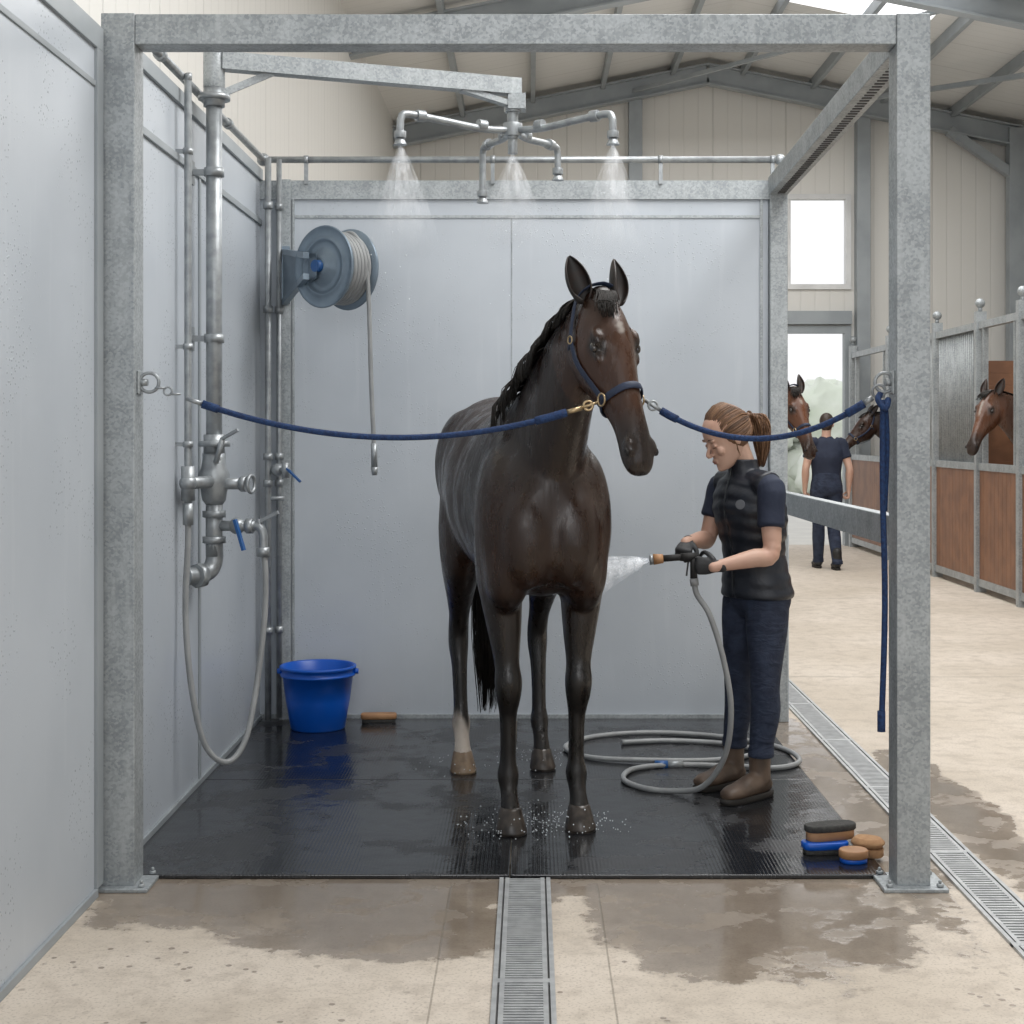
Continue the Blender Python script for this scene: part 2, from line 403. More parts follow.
# galvanised frame
m=MB()
for x in(-1.397,1.30):
    m.bx(x-.057,x+.057,YF-.06,YF+.06,0.012,2.97)
m.bx(-1.340,1.243,YF-.055,YF+.055,2.865,2.968)
for x,y in((1.33,YK+.0),):
    m.bx(x-.047,x+.047,y-.05,y+.05,0.0,2.9)
m.beam((1.30,YF+.06,2.91),(1.33,YK,2.87),.10,.10)
m.beam((1.32,YF+.06,1.195),(1.33,YK-.05,1.185),.05,.11)
for x in(-1.397,1.30):
    m.bx(x-.11,x+.11,YF-.1,YF+.1,0,.014)
    for a in(-.085,.085):
        for b in(-.075,.075):
            m.cyl((x+a,YF+b,.014),(x+a,YF+b,.026),.013,0,6);m.cyl((x+a,YF+b,.026),(x+a,YF+b,.038),.006,0,8)
m.bx(-1.340,-1.332,YF-.03,YF+.03,1.68,1.76);m.bx(1.235,1.243,YF-.03,YF+.03,1.68,1.76)
for i in range(60):
    f=i/60;y=YF+.15+f*2.7;m.bx(1.285+f*.03,1.325+f*.03,y,y+.016,2.855-f*.04,2.862-f*.04,1)
m.obj('wash_stall_frame',[M_galv,M_chan],bevel=.006)

# rubber mat tiles
m=MB()
for x0,x1 in((-1.437,-.072),(-.068,1.24)):
    for y0,y1 in((5.20,6.62),(6.624,8.04)):
        m.bx(x0,x1,y0,y1,0,.016)
m.obj('rubber_mat',[M_mat],bevel=.004)

# drains
def drain(x0,x1,y0,y1,sp,name='drain_grate'):
    m=MB();m.bx(x0+.012,x1-.012,y0,y1,.0,.0015,1)
    m.bx(x0,x0+.014,y0,y1,0,.010);m.bx(x1-.014,x1,y0,y1,0,.010);xm=(x0+x1)/2
    m.bx(x0+.02,x0+.034,y0,y1,0,.009);m.bx(x1-.034,x1-.02,y0,y1,0,.009)
    y=y0
    while y<y1:
        m.bx(x0+.02,x1-.02,y,y+sp*.55,.001,.0085);y+=sp
    k=y0
    while k<y1:
        m.bx(x0,x1,k,k+.03,.001,.0095);k+=1.0
    m.obj(name,[M_grate,M_chan])
drain(-.105,.07,1.2,5.19,.019);drain(1.45,1.62,2.5,20.3,.026)

# ------------------------------------------------------------------ plumbing
m=MB()
X1,Y1=-1.35,6.41
m.cyl((X1,Y1,1.05),(X1,Y1,3.18),.034,0,20)
for z in(2.98,1.50):
    m.cyl((X1,Y1,z-.012),(X1,Y1,z+.012),.068,0,20)
m.cyl((X1,Y1,2.94),(X1,Y1,3.02),.045,0,18);m.cyl((X1,Y1,1.46),(X1,Y1,1.54),.045,0,18)
for z in(2.66,1.95):
    m.cyl((X1,Y1,z-.018),(X1,Y1,z+.018),.043,0,16);m.bx(XW,X1,Y1-.012,Y1+.012,z-.012,z+.012);m.bx(XW,XW+.008,Y1-.04,Y1+.04,z-.05,z+.05)
X2,Y2=-1.40,6.14
m.tube([(X2,Y2,1.24),(X2,Y2,2.0),(X2,Y2,2.93),(X2+.0,Y2+.0,2.99),(X2-.03,Y2+.03,3.01)],.015,0,6,12)
for z in(2.7,1.9,1.5):
    m.cyl((X2,Y2,z-.012),(X2,Y2,z+.012),.021);m.bx(XW,X2,Y2-.008,Y2+.008,z-.008,z+.008)
m.cyl((XW+.02,5.3,3.01),(XW+.02,YK-.02,3.01),.017);m.cyl((XW+.02,YK-.02,3.01),(1.33,YK-.02,3.01),.018)
for y in(5.8,7.1):m.cyl((XW+.02,y-.02,3.01),(XW+.02,y+.02,3.01),.025)
for x in(-1.2,-.2,.7,1.3):
    m.bx(x-.010,x+.010,YK-.03,YK-.01,2.88,3.01);m.cyl((x-.012,YK-.02,3.01),(x+.012,YK-.02,3.01),.023)
m.sph((1.34,YK-.02,3.01),.03);m.sph((XW+.02,YK-.02,3.01),.035)
for x,y,r in((-1.385,7.93,.017),(-1.335,7.98,.014)):
    m.cyl((x,y,.03),(x,y,3.0),r,0,12)
    for z in(.5,1.28,1.42,2.2,2.75):m.cyl((x,y,z-.018),(x,y,z+.018),r+.009,0,12)
m.sph((-1.335,7.93,1.35),.035);m.cyl((-1.335,7.93,1.35),(-1.26,7.86,1.35),.014);m.cyl((-1.285,7.88,1.31),(-1.285,7.88,1.39),.02)
m.beam((-1.275,7.86,1.36),(-1.20,7.84,1.29),.018,.01,2)
m.cyl((-1.40,7.93,1.2),(-1.30,7.93,1.2),.012)
m.cyl((X1,Y1,1.40),(X1,Y1,1.46),.05,0,8)
m.lathe((X1,Y1,1.24),(0,0,1),[(.036,0),(.05,.02),(.056,.06),(.066,.09),(.066,.13),(.054,.16),(.048,.2),(.036,.22)],0,20)
m.cyl((X1,Y1,1.34),(X2,Y2,1.34),.026);m.cyl((X2,Y2,1.27),(X2,Y2,1.41),.028,0,10);m.sph((X2,Y2,1.34),.036)
m.cyl((X1,Y1,1.33),(X1+.12,Y1-.03,1.33),.024);m.cyl((X1+.12,Y1-.03,1.33),(X1+.145,Y1-.035,1.33),.034,0,8)
m.torus((X1+.165,Y1-.04,1.33),(1,-.25,0),.036,.008,0);m.beam((X1+.165,Y1-.04,1.295),(X1+.165,Y1-.04,1.365),.01,.01)
m.cyl((X1+.02,Y1-.06,1.42),(X1+.05,Y1-.07,1.52),.012);m.beam((X1+.045,Y1-.07,1.52),(X1+.12,Y1-.09,1.56),.02,.012)
m.cyl((X1,Y1,1.02),(X1,Y1,1.26),.036,0,18)
for z in(1.2,1.09):m.cyl((X1,Y1,z-.014),(X1,Y1,z+.014),.05,0,8)
m.tube([(X1,Y1,1.08),(X1,Y1,1.0),(X1-.02,Y1-.03,.955),(X1-.06,Y1-.09,.945),(X1-.09,Y1-.13,.945)],.037,0,5,14)
m.cyl((X1-.035,Y1-.07,.945),(X1-.055,Y1-.10,.945),.052,0,8)
m.cyl((X1,Y1,1.15),(X1+.18,Y1-.02,1.15),.022);m.sph((X1+.10,Y1-.01,1.15),.036);m.cyl((X1+.14,Y1-.015,1.15),(X1+.17,Y1-.02,1.15),.032,0,8)
m.tube([(X1+.17,Y1-.02,1.15),(X1+.2,Y1-.03,1.145),(X1+.215,Y1-.03,1.11),(X1+.215,Y1-.03,1.03)],.019,0,5,12)
m.cyl((X1+.215,Y1-.03,1.06),(X1+.215,Y1-.03,1.02),.027,0,8)
m.cyl((X1+.10,Y1-.01,1.15),(X1+.10,Y1-.06,1.17),.01);m.beam((X1+.10,Y1-.06,1.18),(X1+.14,Y1-.07,1.05),.022,.012,2)
m.beam((X1+.2,Y1-.03,1.17),(X1+.28,Y1-.04,1.21),.022,.014,0)
m.cyl((X1+.20,Y1-.03,1.13),(X1+.20,Y1-.03,1.18),.012)
m.cyl((X2,Y2,1.17),(X2,Y2,1.26),.022,0,8)
m.tube([(X2,Y2,1.2),(X2,Y2,1.1),(X2-.01,Y2,.8),(X2+.02,Y2-.02,.5),(X2+.07,Y2,.27),(X2+.15,Y2+.04,.19),(X2+.21,Y2+.12,.26),(X2+.24,Y2+.2,.45),(X1+.22,Y1-.03,.75),(X1+.225,Y1-.03,.95),(X1+.215,Y1-.03,1.05)],.0125,1,8,12)
m.obj('water_pipework',[M_steel,M_hose,M_redtap])

# overhead sprayer boom
m=MB();HB=V((-.08,6.9,2.94))
b0=V((X1+.03,Y1+.0,3.135));b1=V((-.05,6.9,3.135))
m.cyl((X1,Y1,3.02),(X1,Y1,3.20),.046,0,18)
m.beam(b0,b1,.07,.075)
dirb=(b1-b0).normalized()
m.beam(b0+V((0,0,-.14)),b0+dirb*.22+V((0,0,-.03)),.02,.03)
m.beam(b1-dirb*.28+V((0,0,-.03)),b1+V((0,0,-.09)),.05,.025)
m.bx(b1.x-.05,b1.x+.03,b1.y-.05,b1.y+.05,3.03,3.10)
m.cyl((HB.x,HB.y,2.90),(HB.x,HB.y,3.1),.026,1);m.cyl((HB.x,HB.y,2.91),(HB.x,HB.y,2.97),.045,1,10);m.cyl((HB.x,HB.y,2.83),(HB.x,HB.y,2.9),.022,1);m.cyl((HB.x,HB.y,3.02),(HB.x,HB.y,3.05),.04,1,8)
noz=[]
for tip,drop in(((-.54,6.6,2.95),.11),((.335,6.6,2.95),.11),((-.22,7.3,2.94),.24),((.12,7.3,2.94),.13)):
    t=V(tip);mid=HB.lerp(t,.5)+V((0,0,.0))
    dd=(t-HB).normalized()
    m.tube([HB,HB.lerp(t,.3)+V((0,0,-.015)),HB.lerp(t,.7)+V((0,0,-.005)),t,t+dd*.03+V((0,0,-.02)),t+dd*.035+V((0,0,-.06)),t+dd*.035+V((0,0,-drop))],.0165,1,5,12)
    for f in(.3,.88):
        a=HB.lerp(t,f);m.cyl(a-dd*.02,a+dd*.02,.026,1,10)
    e=t+dd*.035+V((0,0,-drop));m.cyl(e+V((0,0,.03)),e,.026,1,10);m.cyl(e,e+V((0,0,-.03)),.016,1,12,.03);noz.append(e+V((0,0,-.03)))
m.obj('overhead_sprayer',[M_galv,M_steel],bevel=.002)

# hose reel
m=MB();C=V((-1.03,7.48,2.375));A=V((.62,.78,0)).normalized()
m.lathe(C,A,[(.02,-.03),(.05,-.03),(.055,-.012),(.085,-.012),(.09,.0),(.13,.002),(.135,-.006),(.145,-.006),(.15,.002),(.195,.002),(.203,-.008),(.207,.0),(.203,.012),(.05,.014)],0,44)
m.lathe(C+A*.17,A,[(.05,0),(.203,.0),(.207,.008),(.203,.016),(.05,.018),(.03,.05),(.01,.05)],0,44)
m.cyl(C,C+A*.17,.09,0)
for k in range(6):
    for R in(.115,.145,.172):
        m.torus(C+A*(.026+k*.024),A,R,.0125,1,36,8)
m.cyl(C-A*.06,C-A*.01,.03,2)
m.bx(XW+.11,XW+.17,YK-.075,YK-.051,2.24,2.54,0)
side=V((A.y,-A.x,0))
for z0,z1,zz in((2.24,2.27,0),(2.51,2.48,0)):
    m.beam((XW+.14,YK-.07,z0),C-A*.05+V((-.05,0,(z1-2.375)*.5)),.03,.03)
q0=V((XW+.14,YK-.08,2.375));q1=C-A*.045
vs=[q0+V((0,0,.14)),q0-V((0,0,.14)),q1-V((0,0,.06)),q1+V((0,0,.06))]
vs+= [p+V((.0,-.02,0)) for p in vs]
m.add(vs,[(0,1,2,3),(7,6,5,4),(0,4,5,1),(1,5,6,2),(2,6,7,3),(3,7,4,0)],0)
e=C+A*.14+side*.0
m.tube([e+V((0,0,.175)),e+V((.06,-.06,.165)),e+V((.12,-.1,.05)),e+V((.14,-.11,-.2)),e+V((.15,-.11,-.55)),e+V((.165,-.11,-.9))],.0115,1,8,10)
m.cyl(e+V((.165,-.11,-.88)),e+V((.167,-.11,-1.0)),.016,3,10);m.cyl(e+V((.167,-.11,-1.0)),e+V((.168,-.11,-1.04)),.02,3,10,.012)
m.obj('hose_reel',[M_reel,M_hose,M_redtap,M_steel])

# bucket
m=MB();bc=V((-1.10,7.78,.016))
m.lathe(bc,Z,[(.01,.0),(.135,.0),(.14,.006),(.165,.15),(.182,.275),(.193,.275),(.194,.285),(.186,.288),(.188,.31),(.197,.312),(.198,.324),(.190,.328),(.182,.322),(.160,.15),(.135,.014),(.01,.012)],0,44)
for a in(0,pi):
    m.cyl(bc+V((.185*math.cos(a),.0,.295)),bc+V((.21*math.cos(a),.0,.295)),.014,0,12)
m.tube([bc+V((.2*math.cos(a),.2*math.sin(a)*.97,.295+.03*math.sin(a))) for a in [k*pi/10 for k in range(11)]],.004,1,2,6)
m.obj('bucket',[M_blue,M_steel])

# brushes
def brush(name,c,rx,ry,ang,top,bot,z0=.016,h1=.022,h2=.03,p=4,rb=.004):
    m=MB();m.slab((c[0],c[1]),rx*.93,ry*.9,z0,z0+h1,ang,p,1,32,.002);m.slab((c[0],c[1]),rx,ry,z0+h1,z0+h1+h2,ang,p,0,32,rb);m.obj(name,[top,bot])
brush('grooming_brush',(-.80,7.93),.095,.035,.05,M_woodblk,M_brist,.016,.02,.028)
brush('grooming_brush',(1.075,5.47),.085,.04,.15,M_blue,M_brist,.016,.018,.026)
brush('sponge',(1.10,5.50),.10,.042,.3,M_brist,M_woodblk,.060,.032,.024,3)
brush('grooming_brush',(1.155,5.355),.052,.045,.1,M_woodblk,M_blue,.016,.016,.03,2.2)
brush('sponge',(1.225,5.44),.06,.05,-.5,M_sponge,M_sponge,.016,.03,.035,2.5,.014)

# ------------------------------------------------------------------ stable fronts
XS=4.37
bays=[(9.2,11.2,'g'),(11.2,13.3,'g'),(13.3,14.56,'o'),(14.56,16.1,'g'),(16.1,18.2,'g'),(18.2,20.3,'o')]
m=MB()
ys=sorted(set([b[0] for b in bays]+[b[1] for b in bays]))
for y in ys:
    m.bx(XS-.05,XS+.05,y-.04,y+.04,0,2.72);m.cyl((XS,y,2.72),(XS,y,2.76),.02,0,12);m.sph((XS,y,2.80),.048)
for y0,y1,k in bays:
    a,b=y0+.04,y1-.04
    m.bx(XS-.03,XS+.03,a,b,.06,.13);m.bx(XS-.03,XS+.03,a,b,1.18,1.25);m.bx(XS-.03,XS+.03,a,b,2.55,2.62)
    n=int((b-a)/.118);wd=(b-a)/n
    for i in range(n):m.bx(XS-.018,XS+.018,a+i*wd+.003,a+(i+1)*wd-.003,.13,1.18,1)
    if k=='g':
        n=int((b-a)/.065)
        for i in range(1,n):
            yy=a+(b-a)*i/n;m.cyl((XS,yy,1.25),(XS,yy,2.55),.0095,0,6)
    else:
        w0=a+(b-a)*.12;w1=b-(b-a)*.12
        m.bx(XS-.025,XS+.025,w0-.03,w0,1.25,2.55);m.bx(XS-.025,XS+.025,w1,w1+.03,1.25,2.55)
        for yy in((a+w0)/2,(b+w1)/2):m.cyl((XS,yy,1.25),(XS,yy,2.55),.0095,0,6)
for y in(9.2,11.2,14.56,16.1,18.2):
    n=18
    for i in range(n):
        z=.05+i*.122;m.bx(XS+.06,XR-.21,y-.02,y+.02,z,z+.118,1)
m.obj('stable_stall_front',[M_galv,M_wood],bevel=0)

# ------------------------------------------------------------------ horses
def horse_mat(name):
    t=NT(name);a=t.n.new('ShaderNodeAttribute');a.attribute_name='Col'
    n1=t.ss(t.noise(5,5,.6),.3,.7);fur=t.noise(75,4,.6,t.mapping((1,1,.22)));wetc=t.noise(15,6,.7,t.mapping((1,1,.25)))
    big=t.noise(3.8,3,.5,t.mapping((1,1,.8)))
    c=t.mix(t.m('MULTIPLY',n1,.4),a.outputs['Color'],t.mix(.5,a.outputs['Color'],(0,0,0)))
    c=t.mix(t.m('MULTIPLY',t.ss(fur,.48,.72),.25),c,t.mix(.16,a.outputs['Color'],(.20,.10,.05)))
    t.inp('Base Color',c);t.inp('Roughness',t.ss(wetc,.38,.60,.20,.44));t.inp('Specular IOR Level',.5)
    h=t.m('ADD',t.m('MULTIPLY',fur,.4),t.m('MULTIPLY',wetc,1.0))
    n0=t.bump(big,.28,.05)
    n=t.bump(h,.42,.006,n0);return t.mat
M_horse=horse_mat('wet_bay_coat')
M_mane=pm('black_hair',(.006,.005,.004),(.012,.009,.007),30,.6,spec=.22)
M_eye=pm('horse_eye',(.012,.006,.004),None,5,.06,coat=1)
M_nos=pm('nostril_dark',(.006,.005,.005),None,5,.6)

def lerp(a,b,t):return a+(b-a)*t
HS=[(-.05,.02,-.09,.060),(.04,.045,-.17,.088),(.11,.056,-.225,.104),(.18,.055,-.24,.110),(.25,.046,-.225,.097),(.32,.036,-.185,.078),(.40,.027,-.142,.062),(.47,.021,-.118,.055),(.54,.014,-.112,.057),(.60,-.003,-.110,.060),(.64,-.020,-.10,.052),(.668,-.045,-.085,.030)]
def hsec(t):
    for i in range(len(HS)-1):
        if HS[i][0]<=t<=HS[i+1][0]:
            f=(t-HS[i][0])/(HS[i+1][0]-HS[i][0]);return [lerp(HS[i][k],HS[i+1][k],f) for k in(1,2,3)]
    return list(HS[0][1:]) if t<0 else list(HS[-1][1:])
def sstep(x,a,b):
    x=min(1,max(0,(x-a)/(b-a)));return x*x*(3-2*x)

def make_horse(name,loc,rot,sc,P,yaw,pitch,voxel,cbase,cface,star=1,sock=True,halter=True,seed=1,blaze=False):
    rnd=random.Random(seed);root=empty(name,loc,rot,sc)
    P=V(P);g=V((math.sin(yaw),-math.cos(yaw),0));l=V((math.cos(yaw),math.sin(yaw),0))
    a=g*math.cos(pitch)-Z*math.sin(pitch);n=g*math.sin(pitch)+Z*math.cos(pitch)
    def H(t,nn,ll):return P+a*t+n*nn+l*ll
    m=MB()
    T=[(-.21,1.19,.10,.14),(-.16,1.20,.18,.22),(-.08,1.22,.225,.30),(.03,1.26,.245,.37),(.16,1.29,.255,.40),(.32,1.285,.275,.40),(.5,1.27,.295,.385),(.68,1.275,.305,.375),(.84,1.31,.295,.36),(.98,1.35,.29,.345),(1.12,1.37,.285,.325),(1.24,1.36,.255,.29),(1.34,1.34,.19,.23),(1.40,1.32,.11,.14)]
    TT=cr([list(x) for x in T],3);R=[]
    for y,zc,w_,h_ in TT:
        r=[]
        for j in range(28):
            q=2*pi*j/28;cx,sy=math.cos(q),math.sin(q)
            wv=w_*(1-.12*max(0,sy)) if y<.6 else w_
            r.append(V((wv*cx,y,zc+h_*sy)))
        R.append(r)
    m.rings(R)
    m.limb([(0,.02,1.56,.07),(0,.2,1.64,.06),(0,.42,1.61,.075),(0,.8,1.60,.09)],n=14)
    for sx in(1,-1):
        m.ell((sx*.170,.0,1.20),(sx*.100,0,0),(0,.15,-.05),(0,.06,.27))
        m.ell((sx*.088,-.145,1.13),(sx*.105,0,0),(0,.095,0),(0,0,.20))
        m.ell((sx*.150,-.05,1.02),(sx*.095,0,0),(0,.125,0),(0,0,.18))
        m.ell((sx*.155,1.10,1.38),(sx*.145,0,0),(0,.24,.03),(0,-.03,.26))
        m.ell((sx*.13,1.24,1.15),(sx*.12,0,0),(0,.14,0),(0,0,.24))
        # front leg
        m.limb([(sx*.165,.00,1.16,.105,.15),(sx*.165,.04,1.00,.096,.128),(sx*.157,.03,.88,.081,.102),(sx*.148,.015,.76,.065,.079),(sx*.141,.0,.64,.049,.056),(sx*.138,-.016,.57,.054,.058),(sx*.137,-.010,.51,.048,.051),(sx*.136,.006,.44,.035,.041),(sx*.135,.012,.34,.031,.041),(sx*.135,.014,.26,.032,.042),(sx*.135,.012,.205,.043,.048),(sx*.135,-.008,.15,.034,.037),(sx*.135,-.030,.11,.035,.039),(sx*.135,-.040,.08,.042,.047)],sub=4,n=18,cap=.3)
        m.ell((sx*.138,.038,.585),(sx*.024,0,0),(0,.03,0),(0,0,.035));m.ell((sx*.135,.05,.20),(sx*.022,0,0),(0,.022,0),(0,0,.025))
        # hind leg
        m.limb([(sx*.15,1.02,1.32,.13,.22),(sx*.185,.93,1.10,.118,.19),(sx*.197,.96,.95,.093,.14),(sx*.192,1.03,.83,.069,.10),(sx*.187,1.10,.71,.048,.062),(sx*.185,1.14,.62,.047,.060),(sx*.185,1.14,.55,.046,.058),(sx*.184,1.115,.47,.037,.047),(sx*.183,1.095,.36,.033,.040),(sx*.182,1.08,.26,.034,.042),(sx*.182,1.07,.21,.043,.048),(sx*.182,1.045,.155,.035,.038),(sx*.182,1.022,.11,.036,.041),(sx*.182,1.014,.08,.043,.048)],sub=4,n=18,cap=.3)
        m.ell((sx*.185,1.185,.645),(sx*.022,0,0),(0,.024,0),(0,-.01,.06))
        m.ell((sx*.182,1.11,.20),(sx*.022,0,0),(0,.022,0),(0,0,.025))
    # neck
    kend=P-n*.065+a*.03
    B=V((0,.17,1.34))
    NK=[]
    for f,w_,h_,ar in((0,.17,.345,0),(.25,.15,.29,.01),(.48,.124,.235,.03),(.7,.102,.185,.035),(.88,.088,.145,.02),(1,.077,.108,0)):
        p=B.lerp(kend,f)+V((0,.0,ar));
        p.x=kend.x*(f**1.35);NK.append([p.x,p.y,p.z,w_,h_])
    m.limb(NK,sub=5,n=24,cap=.5)
    # head
    R=[]
    for t,tp,bt,w_ in cr([list(x) for x in HS],3):
        r=[];c=(tp+bt)/2;h=(tp-bt)/2
        for j in range(28):
            q=2*pi*j/28;cx,sy=math.cos(q),math.sin(q)
            pw=.86
            ww=w_*(1-.20*max(0,sy)-.25*max(0,-sy)*(1 if t<.4 else .3))
            r.append(H(t,c+h*math.copysign(abs(sy)**pw,sy),ww*math.copysign(abs(cx)**pw,cx)))
        R.append(r)
    m.rings(R)
    for sx in(1,-1):
        m.ell(H(.13,-.125,sx*.055),l*.048,a*.105,n*.095)
        m.ell(H(.160,.010,sx*.080),l*.021,a*.040,n*.021)
        m.ell(H(.225,-.012,sx*.082),l*.016,a*.030,n*.012)
        m.ell(H(.31,-.040,sx*.060),l*.014,a*.11,n*.008)
        m.ell(H(.578,-.028,sx*.046),l*.019,a*.036,n*.024)
    m.ell(H(.615,-.095,0),l*.036,a*.042,n*.022)
    m.ell(H(-.02,.0,0),l*.06,a*.05,n*.04)
    def colf(p):
        hd=p-P;t=hd.dot(a);nn=hd.dot(n);ll=hd.dot(l)
        c=V(cbase)
        z=p.z
        k=sstep(z,.55,.95);c=V((.008,.0065,.0055)).lerp(c,k)
        if z>.9:
            fl=max(0,1-((p.y-.7)/.45)**2)*.4;c=c.lerp(V(cface),fl)
            ch=max(0,1-((p.y+.1)/.28)**2)*max(0,1-((z-1.12)/.32)**2)*.5;c=c.lerp(V(cface),ch)
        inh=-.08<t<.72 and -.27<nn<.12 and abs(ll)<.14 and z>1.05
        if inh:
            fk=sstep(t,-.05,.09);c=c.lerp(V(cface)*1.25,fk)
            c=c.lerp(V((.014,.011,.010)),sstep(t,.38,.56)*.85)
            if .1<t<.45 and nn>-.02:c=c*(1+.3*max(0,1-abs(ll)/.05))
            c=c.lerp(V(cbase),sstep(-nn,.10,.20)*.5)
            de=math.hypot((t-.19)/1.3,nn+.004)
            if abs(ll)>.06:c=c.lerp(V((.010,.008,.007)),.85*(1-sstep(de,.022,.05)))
            if star and nn>-.01:
                d=math.hypot((t-.14)/.034,ll/.017)+math.sin(t*230+ll*90)*.18
                if d<1.1:c=c.lerp(V((.42,.39,.35)),min(1,(1.1-d)*1.6)*.6*star)
            if blaze and nn>-.02:
                c=c.lerp(V((.4,.37,.33)),.7*(1-sstep(abs(ll),.008,.018))*sstep(t,.10,.14)*(1-sstep(t,.24,.30)))
        if z<.36 and sock and p.y>.6 and p.x<0 and z>.07:
            c=c.lerp(V((.60,.53,.46)),1-sstep(z+.03*math.sin(p.x*90+p.y*70),.17,.26))
        return c
    def wf(p):
        hd=p-P;t=hd.dot(a);nn=hd.dot(n);ll=hd.dot(l)
        if t>.02 and -.30<nn<.13 and abs(ll)<.16 and p.z>1.05:return 0
        return sstep(p.z,.80,1.0)
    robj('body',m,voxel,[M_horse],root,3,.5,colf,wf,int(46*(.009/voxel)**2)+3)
    # hooves
    m=MB()
    for sx in(1,-1):
        for x,y in((.135,-.045),(.182,1.01)):
            R=[]
            for z,rx,ry,dy in((.0,.059,.067,-.022),(.012,.060,.068,-.022),(.05,.051,.058,-.008),(.085,.043,.048,.004),(.095,.038,.043,.006)):
                R.append([V((sx*x+rx*math.cos(2*pi*j/24),y+dy+ry*math.sin(2*pi*j/24)*(1 if math.sin(2*pi*j/24)<0 else .8),z+.0)) for j in range(24)])
            m.rings(R,1 if (y>.5 and sx<0 and sock) else 0)
    m.obj('hooves',[pm(name+'_hoof',(.020,.016,.014),(.065,.052,.042),25,.3),pm(name+'_pale_hoof',(.28,.20,.13),(.18,.125,.085),25,.35)],root)
    # eyes
    m=MB()
    for sx in(1,-1):
        m.ell(H(.192,-.008,sx*.092),l*.014,a*.020,n*.015,0)
        m.ell(H(.595,-.030,sx*.059),l*.009+a*.002,a*.017,n*.011+l*sx*.004,1)
    m.obj('eyes',[M_eye,M_nos],root)
    # ears
    m=MB()
    for sx in(1,-1):
        base=H(.0,-.012,sx*.068);e=(-a*.93+n*.02+l*sx*.27+Z*.2).normalized();fw=(g*.9+l*sx*.30);fw=(fw-e*fw.dot(e)).normalized();sd=e.cross(fw)
        rows=[]
        L=.19
        for i in range(13):
            s_=i/12;wd=.043*math.sin(pi*(.17+.83*s_))**.75 if s_<1 else .001
            wd=max(wd,.0015);r=[]
            cen=base+e*L*s_+fw*(.012*math.sin(pi*s_))-l*sx*.014*s_*s_
            open_=math.radians(118 if s_>.2 else 165-235*s_)
            for j in range(13):
                q=-open_+2*open_*j/12
                r.append(cen-fw*wd*math.cos(q)*.75+sd*wd*math.sin(q))
            rows.append(r)
        vs=[p for r in rows for p in r];fs=[(i*13+j,i*13+j+1,(i+1)*13+j+1,(i+1)*13+j) for i in range(12) for j in range(12)]
        m.add(vs,fs,0,True)
    M_ear=pm(name+'_ear',tuple(x*.4 for x in cface),(.010,.008,.007),30,.5)
    ob=m.obj('ears',[M_ear],root,solid=.006);ob.modifiers['solid'].offset=0
    s2=ob.modifiers.new('sub','SUBSURF');s2.levels=1;s2.render_levels=1
    # mane on the off side
    m=MB();NN=cr(NK,8)
    def strand(pts,r0,mat=0):
        m.tube(pts,lambda q:r0*(1-.75*q),mat,2,4)
    NC=54
    clump=[((i+.5)/NC*.96+.03+rnd.uniform(-.006,.006),math.radians(rnd.uniform(126,178)),rnd.uniform(1.16,1.62)) for i in range(NC)]
    for i in range(900):
        cu,ce,ck=clump[i%NC];u=min(.99,max(.02,cu+rnd.gauss(0,.010)));idx=min(len(NN)-2,int(u*(len(NN)-1)));c=NN[idx];tn=(V(NN[idx+1][:3])-V(c[:3])).normalized()
        fr=u*(len(NN)-1)-idx
        uu=V((1,0,0));uu=(uu-tn*uu.dot(tn)).normalized();ww=tn.cross(uu);C=V(c[:3]).lerp(V(NN[idx+1][:3]),fr);w_,h_=c[3]+.004,c[4]+.004
        end=ce+rnd.gauss(0,.05);pts=[];k1=ck+rnd.gauss(0,.03)
        for s_ in(0,.2,.45,.7,1):
            q=math.radians(80)+(end-math.radians(80))*s_
            pts.append(C+uu*w_*math.cos(q)*(1+(k1-1)*math.sin(pi*min(1,s_*.7)))+ww*h_*math.sin(q)*(1.0+.06*math.sin(pi*s_))-tn*s_*.06)
        strand(pts,rnd.uniform(.003,.006))
    for i in range(110):
        x=rnd.uniform(-.040,.035);e=rnd.uniform(.03,.11);o=rnd.uniform(-.02,.012)-.020
        strand([H(-.06,-.015,x),H(-.02,.036,x*1.1),H(.03,.053,x+o),H(e,.057,x*.9+o*1.6)],rnd.uniform(.003,.005))
    m.obj('mane',[M_mane],root)
    m=MB()
    m.limb([(0,1.36,1.50,.045),(0,1.44,1.45,.042),(0,1.47,1.30,.035),(0,1.46,1.1,.03),(0,1.44,.8,.02)],n=12)
    for i in range(420):
        an=rnd.uniform(0,2*pi);rr=rnd.uniform(.2,1);x=math.cos(an)*rr;y=math.sin(an)*rr;zt=rnd.uniform(1.0,1.42);ze=rnd.uniform(.18,.5)
        strand([V((x*.035,1.46+y*.03,zt)),V((x*.075,1.465+y*.05,lerp(zt,ze,.35))),V((x*.09+rnd.uniform(-.01,.01),1.44+y*.05,lerp(zt,ze,.7))),V((x*.05-.01,1.42+y*.03,ze))],rnd.uniform(.003,.006))
    m.obj('tail',[M_mane],root)
    anch={}
